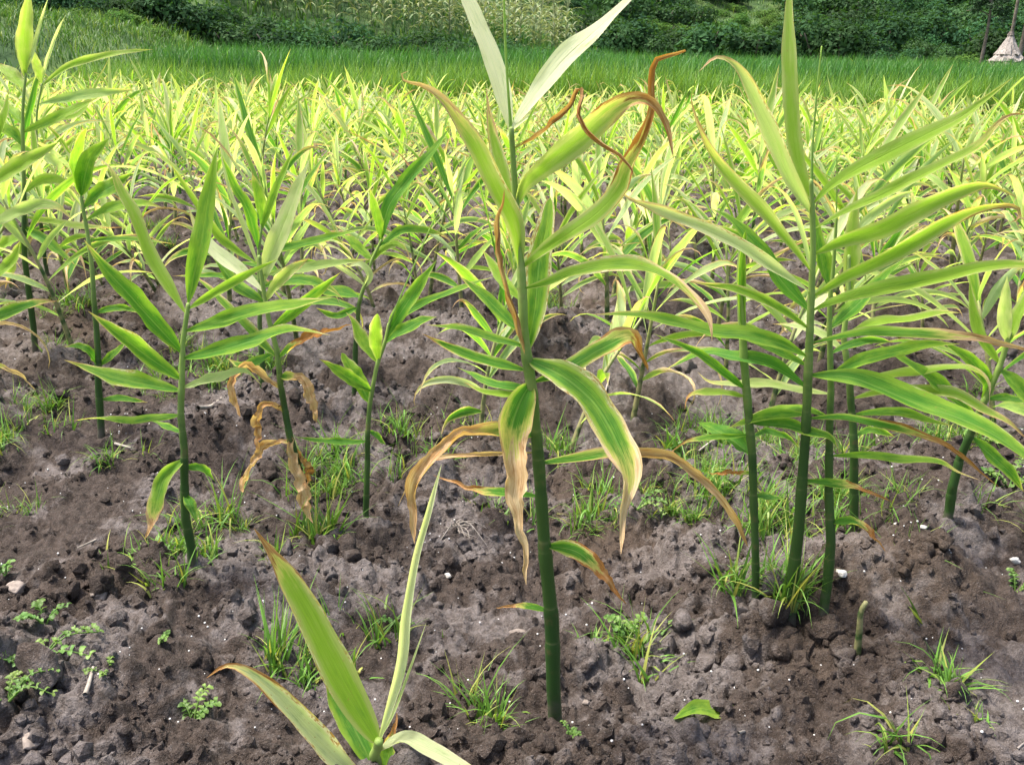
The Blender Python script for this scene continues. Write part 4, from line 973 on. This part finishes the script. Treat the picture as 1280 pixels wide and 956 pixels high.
tuft(730, 655, 56, 12, 'thin weed grass below the hanging brown-edged leaf', .03, .9)
tuft(375, 855, 45, 10, 'small glossy grass tuft left of the broad yellow-green leaf', .012, 1.8, .006)
gt = [tuft_mesh(9000 + i, 90, .09, .0034, .035, 1.5) for i in range(6)]
gcount = 0
for i in range(1500):
    if gcount >= 110: break
    px, py = rnd.uniform(-40, 1320), rnd.uniform(270, 660)
    if vnoise(px / 130., py / 60., 12) < .55: continue
    B = ground_px(px, py); o = place('grass_tuft', gt[gcount % 6], None, (B[0], B[1], gz(B[0], B[1]) - .006), (0, 0, rnd.uniform(0, 6.28)), rnd.uniform(.5, 1.15)); gcount += 1
    tag(o, 'small grass tuft sprouting from the bare soil between the ginger rows', 'grass', 'small grass tufts between the rows')

def weed(px, py, size, n, label, seed, group=None, sprawl=1.0):
    """broad-leaved weed: several trailing stems with small oval leaves"""
    B = ground_px(px, py); r = np.random.default_rng(seed); rg = np.linalg.norm(B - CPOS); Lm = size / F * rg
    e = empty('broadleaf_weed', (B[0], B[1], gz(B[0], B[1])), label, 'weed', group)
    for k in range(n):
        az = r.uniform(0, 6.28); L = Lm * r.uniform(.5, 1.1); D = np.array((math.cos(az), math.sin(az), 0)); 
        P = spline([(0, 0, -.005), D * L * .5 * sprawl + np.array((0, 0, L * .45)), D * L * sprawl + np.array((0, 0, L * (.55 if sprawl < 1.2 else .25)))], 8)
        v, f, uv = tube(P, np.linspace(.0014, .0007, 8), 5); s_ = build('stem', v, f, M['weed_leaf'], e, uv)
        Vl, Fl, c = [], [], 0
        for j in range(2, 8):
            for sd_ in (-1, 1):
                a2 = az + sd_ * r.uniform(.7, 1.6); ll = r.uniform(.004, .008) * (Lm / .05) ** .5; d2 = np.array((math.cos(a2), math.sin(a2), r.uniform(-.1, .4)))
                Pl = spline([P[j], P[j] + d2 * ll * .6 + np.array((0, 0, .002)), P[j] + d2 * ll * 1.3], 6)
                v, f, _ = leaf_surface(Pl, np.tile((0, 0, 1.) + r.normal(0, .2, 3), (6, 1)), ll * .85, nv=2, seed=j, prof=(.6, .45)); Vl.append(v); Fl.append(f + c); c += len(v)
        build('leaves', np.vstack(Vl), np.vstack(Fl), M['weed_leaf'], e)
weed(45, 855, 46, 6, 'pale creeping weed with small round leaves spreading over the soil', 1, sprawl=1.4)
weed(15, 905, 36, 5, 'clump of round leaved weed below the pale creeping one', 2, sprawl=1.3)
weed(60, 800, 40, 4, 'thin leggy weed above the pale creeping one', 22, sprawl=.8)
weed(240, 895, 42, 3, 'small weed with narrow leaves on dark soil left of the pale curled leaf', 3)
weed(200, 820, 14, 3, 'tiny green seedling on the grey clods', 4)
weed(135, 862, 18, 3, 'tiny leafy seedling beside a pale stick', 5)
weed(785, 800, 55, 5, 'leafy weed rising from the loose grass right of the thick dark stem', 6, sprawl=.5)
weed(815, 935, 12, 3, 'tiny seedling near the fallen green leaf', 7)
weed(712, 945, 14, 3, 'tiny seedling below the thick dark stem', 8)
weed(500, 775, 34, 3, 'small round leaved weed behind the pale furled leaf', 9)
weed(1262, 605, 40, 6, 'pale leafy weed beyond the soil mound', 10)
weed(1225, 565, 36, 5, 'small leafy weed behind the leaning ginger plant', 11)
weed(1268, 745, 26, 3, 'small pale weed on the far side of the soil mound', 12, sprawl=.6)
weed(795, 655, 30, 4, 'flat pale weed below the tip of the hanging brown-edged leaf', 13, sprawl=1.4)
weed(120, 335, 34, 7, 'low yellow-green weed patch behind the dark leaved ginger plant', 14, sprawl=1.4)
weed(160, 322, 34, 7, 'second low yellow-green weed patch further along behind the dark leaved plant', 15, sprawl=1.4)
weed(8, 725, 48, 2, 'upright weed sprig at the edge of the soil slope', 16, sprawl=.3)

# ------------------------------------------------------------------ clods, crumbs, stones and litter on the soil
def ico(sub=1):
    import bmesh
    bm = bmesh.new(); bmesh.ops.create_icosphere(bm, subdivisions=sub, radius=1)
    V = np.array([v.co[:] for v in bm.verts]); Fc = np.array([[v.index for v in f.verts] for f in bm.faces]); bm.free(); return V, Fc
I1, IF1 = ico(1); I2, IF2 = ico(2); I3, IF3 = ico(3)
def rocky(V, seed, amp=.3):
    r = np.random.default_rng(seed); k = r.normal(0, 1, (9, 3)) * 1.9; p = r.uniform(0, 6.28, 9)
    h = 1 + amp * np.sin(V @ k.T + p).mean(1) * 2.0 + amp * .5 * np.sin(V @ (k.T * 3.1) + p * 2).mean(1) * 1.6 + amp * .3 * np.sin(V @ (k.T * 7.3) + p * 3).mean(1) * 1.6
    q = V * h[:, None] * np.array((1, r.uniform(.7, 1), r.uniform(.6, .85)))
    n = norm(r.normal(0, 1, (9, 3)))
    for a in n:                                            # broken faces
        d = q @ a; q = q - np.maximum(0, d - .66)[:, None] * a
    return q
clod_me = [build('soil_clod', rocky(I3, 60 + i, .55), IF3, M['soil'], link=False, smooth=True) for i in range(8)]
cl = 0
for i in range(4000):
    if cl >= 190: break
    px, py = rnd.uniform(-60, 1340), 380 + 600 * rnd.random() ** .75
    if vnoise(px / 160., py / 90., 14) < .42: continue
    B = ground_px(px, py); s = rnd.uniform(.007, .014) * (1 + 1.0 * (rnd.random() < .15))
    o = place('soil_clod', clod_me[cl % 8], soil, (B[0], B[1], gz(B[0], B[1]) + s * .15), (rnd.uniform(0, 6), rnd.uniform(0, 6), rnd.uniform(0, 6)), s); cl += 1
for px, py, s in ((410, 690, .026), (440, 700, .018), (150, 775, .014), (205, 800, .016), (960, 800, .024), (990, 812, .026), (1035, 800, .018), (1085, 815, .015), (1105, 822, .015), (665, 790, .014), (558, 718, .012), (880, 830, .020), (915, 845, .018), (250, 830, .022), (340, 590, .02)):
    B = ground_px(px, py); place('soil_clod', clod_me[int(px) % 8], soil, (B[0], B[1], gz(B[0], B[1]) + s * .1), (rnd.uniform(0, 6), rnd.uniform(0, 6), rnd.uniform(0, 6)), s)
r = np.random.default_rng(77); n = 30000
cy = .7 * (4.2 / .7) ** r.uniform(0, 1, n); cx = r.uniform(-.8, .8, n) * (cy + .25)
k = fbm(cx / .35, cy / .3, 31, 3) + r.normal(0, .06, n) > .40; cx, cy = cx[k], cy[k]; n = len(cx)
cs = np.clip(r.lognormal(math.log(.0038), .65, n), .0014, .017) * (.85 + .12 * cy)
cz = ground_h(cx, cy); base = [rocky(I1, 300 + i, .5) for i in range(20)]
Vs = np.zeros((n, 12 if len(I1) == 12 else len(I1), 3)); rid = r.integers(0, 20, n); Q = r.normal(0, 1, (n, 4)); Q /= np.linalg.norm(Q, axis=1, keepdims=True)
for i in range(n):
    w_, x_, y_, z_ = Q[i]
    Rm = np.array(((1 - 2 * (y_ * y_ + z_ * z_), 2 * (x_ * y_ - z_ * w_), 2 * (x_ * z_ + y_ * w_)), (2 * (x_ * y_ + z_ * w_), 1 - 2 * (x_ * x_ + z_ * z_), 2 * (y_ * z_ - x_ * w_)), (2 * (x_ * z_ - y_ * w_), 2 * (y_ * z_ + x_ * w_), 1 - 2 * (x_ * x_ + y_ * y_))))
    Vs[i] = base[rid[i]] @ Rm.T * cs[i] + (cx[i], cy[i], cz[i] + cs[i] * .02)
Fa = (IF1[None] + (np.arange(n) * len(I1))[:, None, None]).reshape(-1, 3)
tag(build('soil_crumbs', Vs.reshape(-1, 3), Fa, M['soil'], soil, smooth=False), kind='stuff')
n = 900; cy = .75 * (2.8 / .75) ** r.uniform(0, 1, n); cx = r.uniform(-.75, .75, n) * (cy + .2); cz = ground_h(cx, cy); cs = r.uniform(.0007, .0017, n)
for (px, py, m_) in ((240 - 8, 545, 0), (160, 535, 30), (550, 670, 40), (1145, 690, 14)):
    if m_:
        B = ground_px(px, py); j = r.integers(0, n, m_); cx[j] = B[0] + r.normal(0, .02, m_); cy[j] = B[1] + r.normal(0, .02, m_); cz[j] = ground_h(cx[j], cy[j])
Vg = (I1[None] * cs[:, None, None] + np.stack([cx, cy, cz + cs * .6], 1)[:, None]).reshape(-1, 3)
tag(build('fertiliser_granules', Vg, (IF1[None] + (np.arange(n) * len(I1))[:, None, None]).reshape(-1, 3), M['granule']),
    'tiny white fertiliser granules sprinkled over the soil', 'granules', kind='stuff')

def stone(px, py, wpx, label, mat='stone', seed=1, name='stone', flat=.7):
    B = ground_px(px, py); s = wpx / F * np.linalg.norm(B - CPOS) * .42
    o = build(name, rocky(I3, seed, .42) * np.array((s, s * .8, s * flat)), IF3, M[mat]); o.location = (B[0], B[1], gz(B[0], B[1]) + s * .5); o.rotation_euler = (0, 0, seed)
    tag(o, label, 'stone')
stone(124, 748, 34, 'rounded tan stone on the soil slope beside the fresh green ginger plant', seed=3)
stone(40, 936, 32, 'tan oval stone lying below the round leaved weed', seed=5)
stone(24, 745, 30, 'grey flat stone at the edge of the soil slope', seed=6)
stone(1047, 748, 20, 'small white angular stone right of the ginger clump', 'pale_stone', 8)
stone(1266, 716, 14, 'small round white stone on the soil mound', 'pale_stone', 9)
stone(1150, 682, 12, 'white pebble on the top of the soil mound', 'pale_stone', 10)
stone(1118, 668, 10, 'small pale pebble just behind the white one on the mound', 'pale_stone', 11)
stone(732, 893, 14, 'grey round pebble at the foot of the thick dark stem', 'stone', 12)
stone(648, 798, 30, 'flat grey stone behind the spiky grass tuft', 'stone', 13, flat=.5)
stone(560, 720, 14, 'small pale grey stone below the dried root clump', 'pale_stone', 14)

def stick(pts, rpx, label, mat='stick', name='dry_stick'):
    B = [ground_px(*p) for p in pts]; rg = np.linalg.norm(B[0] - CPOS); rr_ = rpx / F * rg * .62
    P = np.array([(b[0], b[1], gz(b[0], b[1]) + rr_ * .8 + .003) for b in B])
    v, f, uv = tube(spline(P, 10) - P[0], np.linspace(rr_, rr_ * .6, 10), 7)
    o = build(name, v, f, M[mat], uv=uv); o.location = P[0]; tag(o, label, 'stick')
stick([(140, 555), (166, 580)], 3, 'short pale stick lying on dark soil left of the fresh green ginger plant')
stick([(250, 535), (264, 518), (277, 500)], 4.5, 'forked dry stick on the clods between two ginger plants')
stick([(112, 902), (116, 885), (121, 862)], 4.5, 'whitish dry stem piece beside the creeping weed')
stick([(70, 796), (85, 785)], 3, 'small whitish chip of straw above the creeping weed')
stick([(872, 578), (890, 570), (908, 562)], 2.2, 'thin pale stalk on the grass left of the thin ginger stem')
stick([(1085, 535), (1098, 555)], 2.0, 'short white straw standing behind the ginger clump')
stick([(620, 950), (632, 935), (640, 930)], 2.2, 'frayed white straw on the soil below the spiky tuft', 'straw')
stick([(866, 905), (872, 892)], 2.0, 'short white straw touching the fallen green leaf', 'straw')
stick([(918, 955), (935, 938)], 3, 'pale stick poking from the soil right of the fallen leaf')
stick([(1268, 950), (1278, 938)], 2, 'thin pale straw at the soil edge below the arching grass', 'straw')
stick([(120, 655 + 20), (98, 690)], 2, 'thin grey twig on the soil left of the small grass patch')
stick([(755, 498), (762, 470)], 2.5, 'pale dry straw on the soil behind the broad brown-edged leaf', 'straw')
stick([(745, 490), (757, 508)], 2, 'second pale dry straw near the broad brown-edged leaf', 'straw')
stick([(4, 366 + 100), (45, 488)], 2, 'long tan dry stalk on the soil beside the leaning edge plant', 'straw')
# dried root clump
B = ground_px(568, 668); e = empty('root_clump', (B[0], B[1], gz(B[0], B[1])), 'clump of dry pale roots lying on the soil left of the thick dark stem', 'roots')
rr_ = np.random.default_rng(12)
for k in range(16):
    a = rr_.uniform(-2.2, .5); L = rr_.uniform(.03, .075); D = np.array((math.cos(a), math.sin(a), 0))
    P = spline([(rr_.normal(0, .006), rr_.normal(0, .006), .014), D * L * .5 + np.array((0, 0, .018)) + rr_.normal(0, .006, 3), D * L + np.array((0, 0, .004))], 8)
    v, f, uv = tube(P, np.linspace(.0011, .0004, 8), 5); build('root', v, f, M['stick'], e, uv)
# cut stub and the fallen leaf
B = ground_px(1072, 822); P3 = np.array([B - np.array((0, 0, .02)), at(1074, 790, B[1]), at(1076, 765, B[1]), at(1083, 752, B[1])])
v, f, uv = tube(spline(P3, 12) - B, np.linspace(.0052, .0028, 12), 9); uv = uv * np.array((.42, 1))
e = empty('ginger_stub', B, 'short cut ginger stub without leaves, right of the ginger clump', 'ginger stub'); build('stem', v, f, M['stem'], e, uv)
B = ground_px(880, 918); PL = [np.array(ground_px(*p)) + np.array((0, 0, .026 + .008 * (i == 1))) for i, p in enumerate(((840, 922), (868, 916), (895, 912), (917, 908)))]
P = spline(PL, 20); v, f, uv = leaf_surface(P - B, np.tile((0, -.35, 1.), (20, 1)), .022, 0, .5, 0, .10, 6, 4, (.8, .35))
o = build('fallen_leaf', v, f, M['leaf'], None, uv, lpar(len(v), 0, .3, .3, 0, .5, .3)); o.location = B
tag(o, 'single bright green leaf lying on bare soil right of the thick dark stem', 'leaf')
print('objects', len(bpy.data.objects), 'tris', sum(sum(len(p.vertices) - 2 for p in m_.polygons) for m_ in bpy.data.meshes))
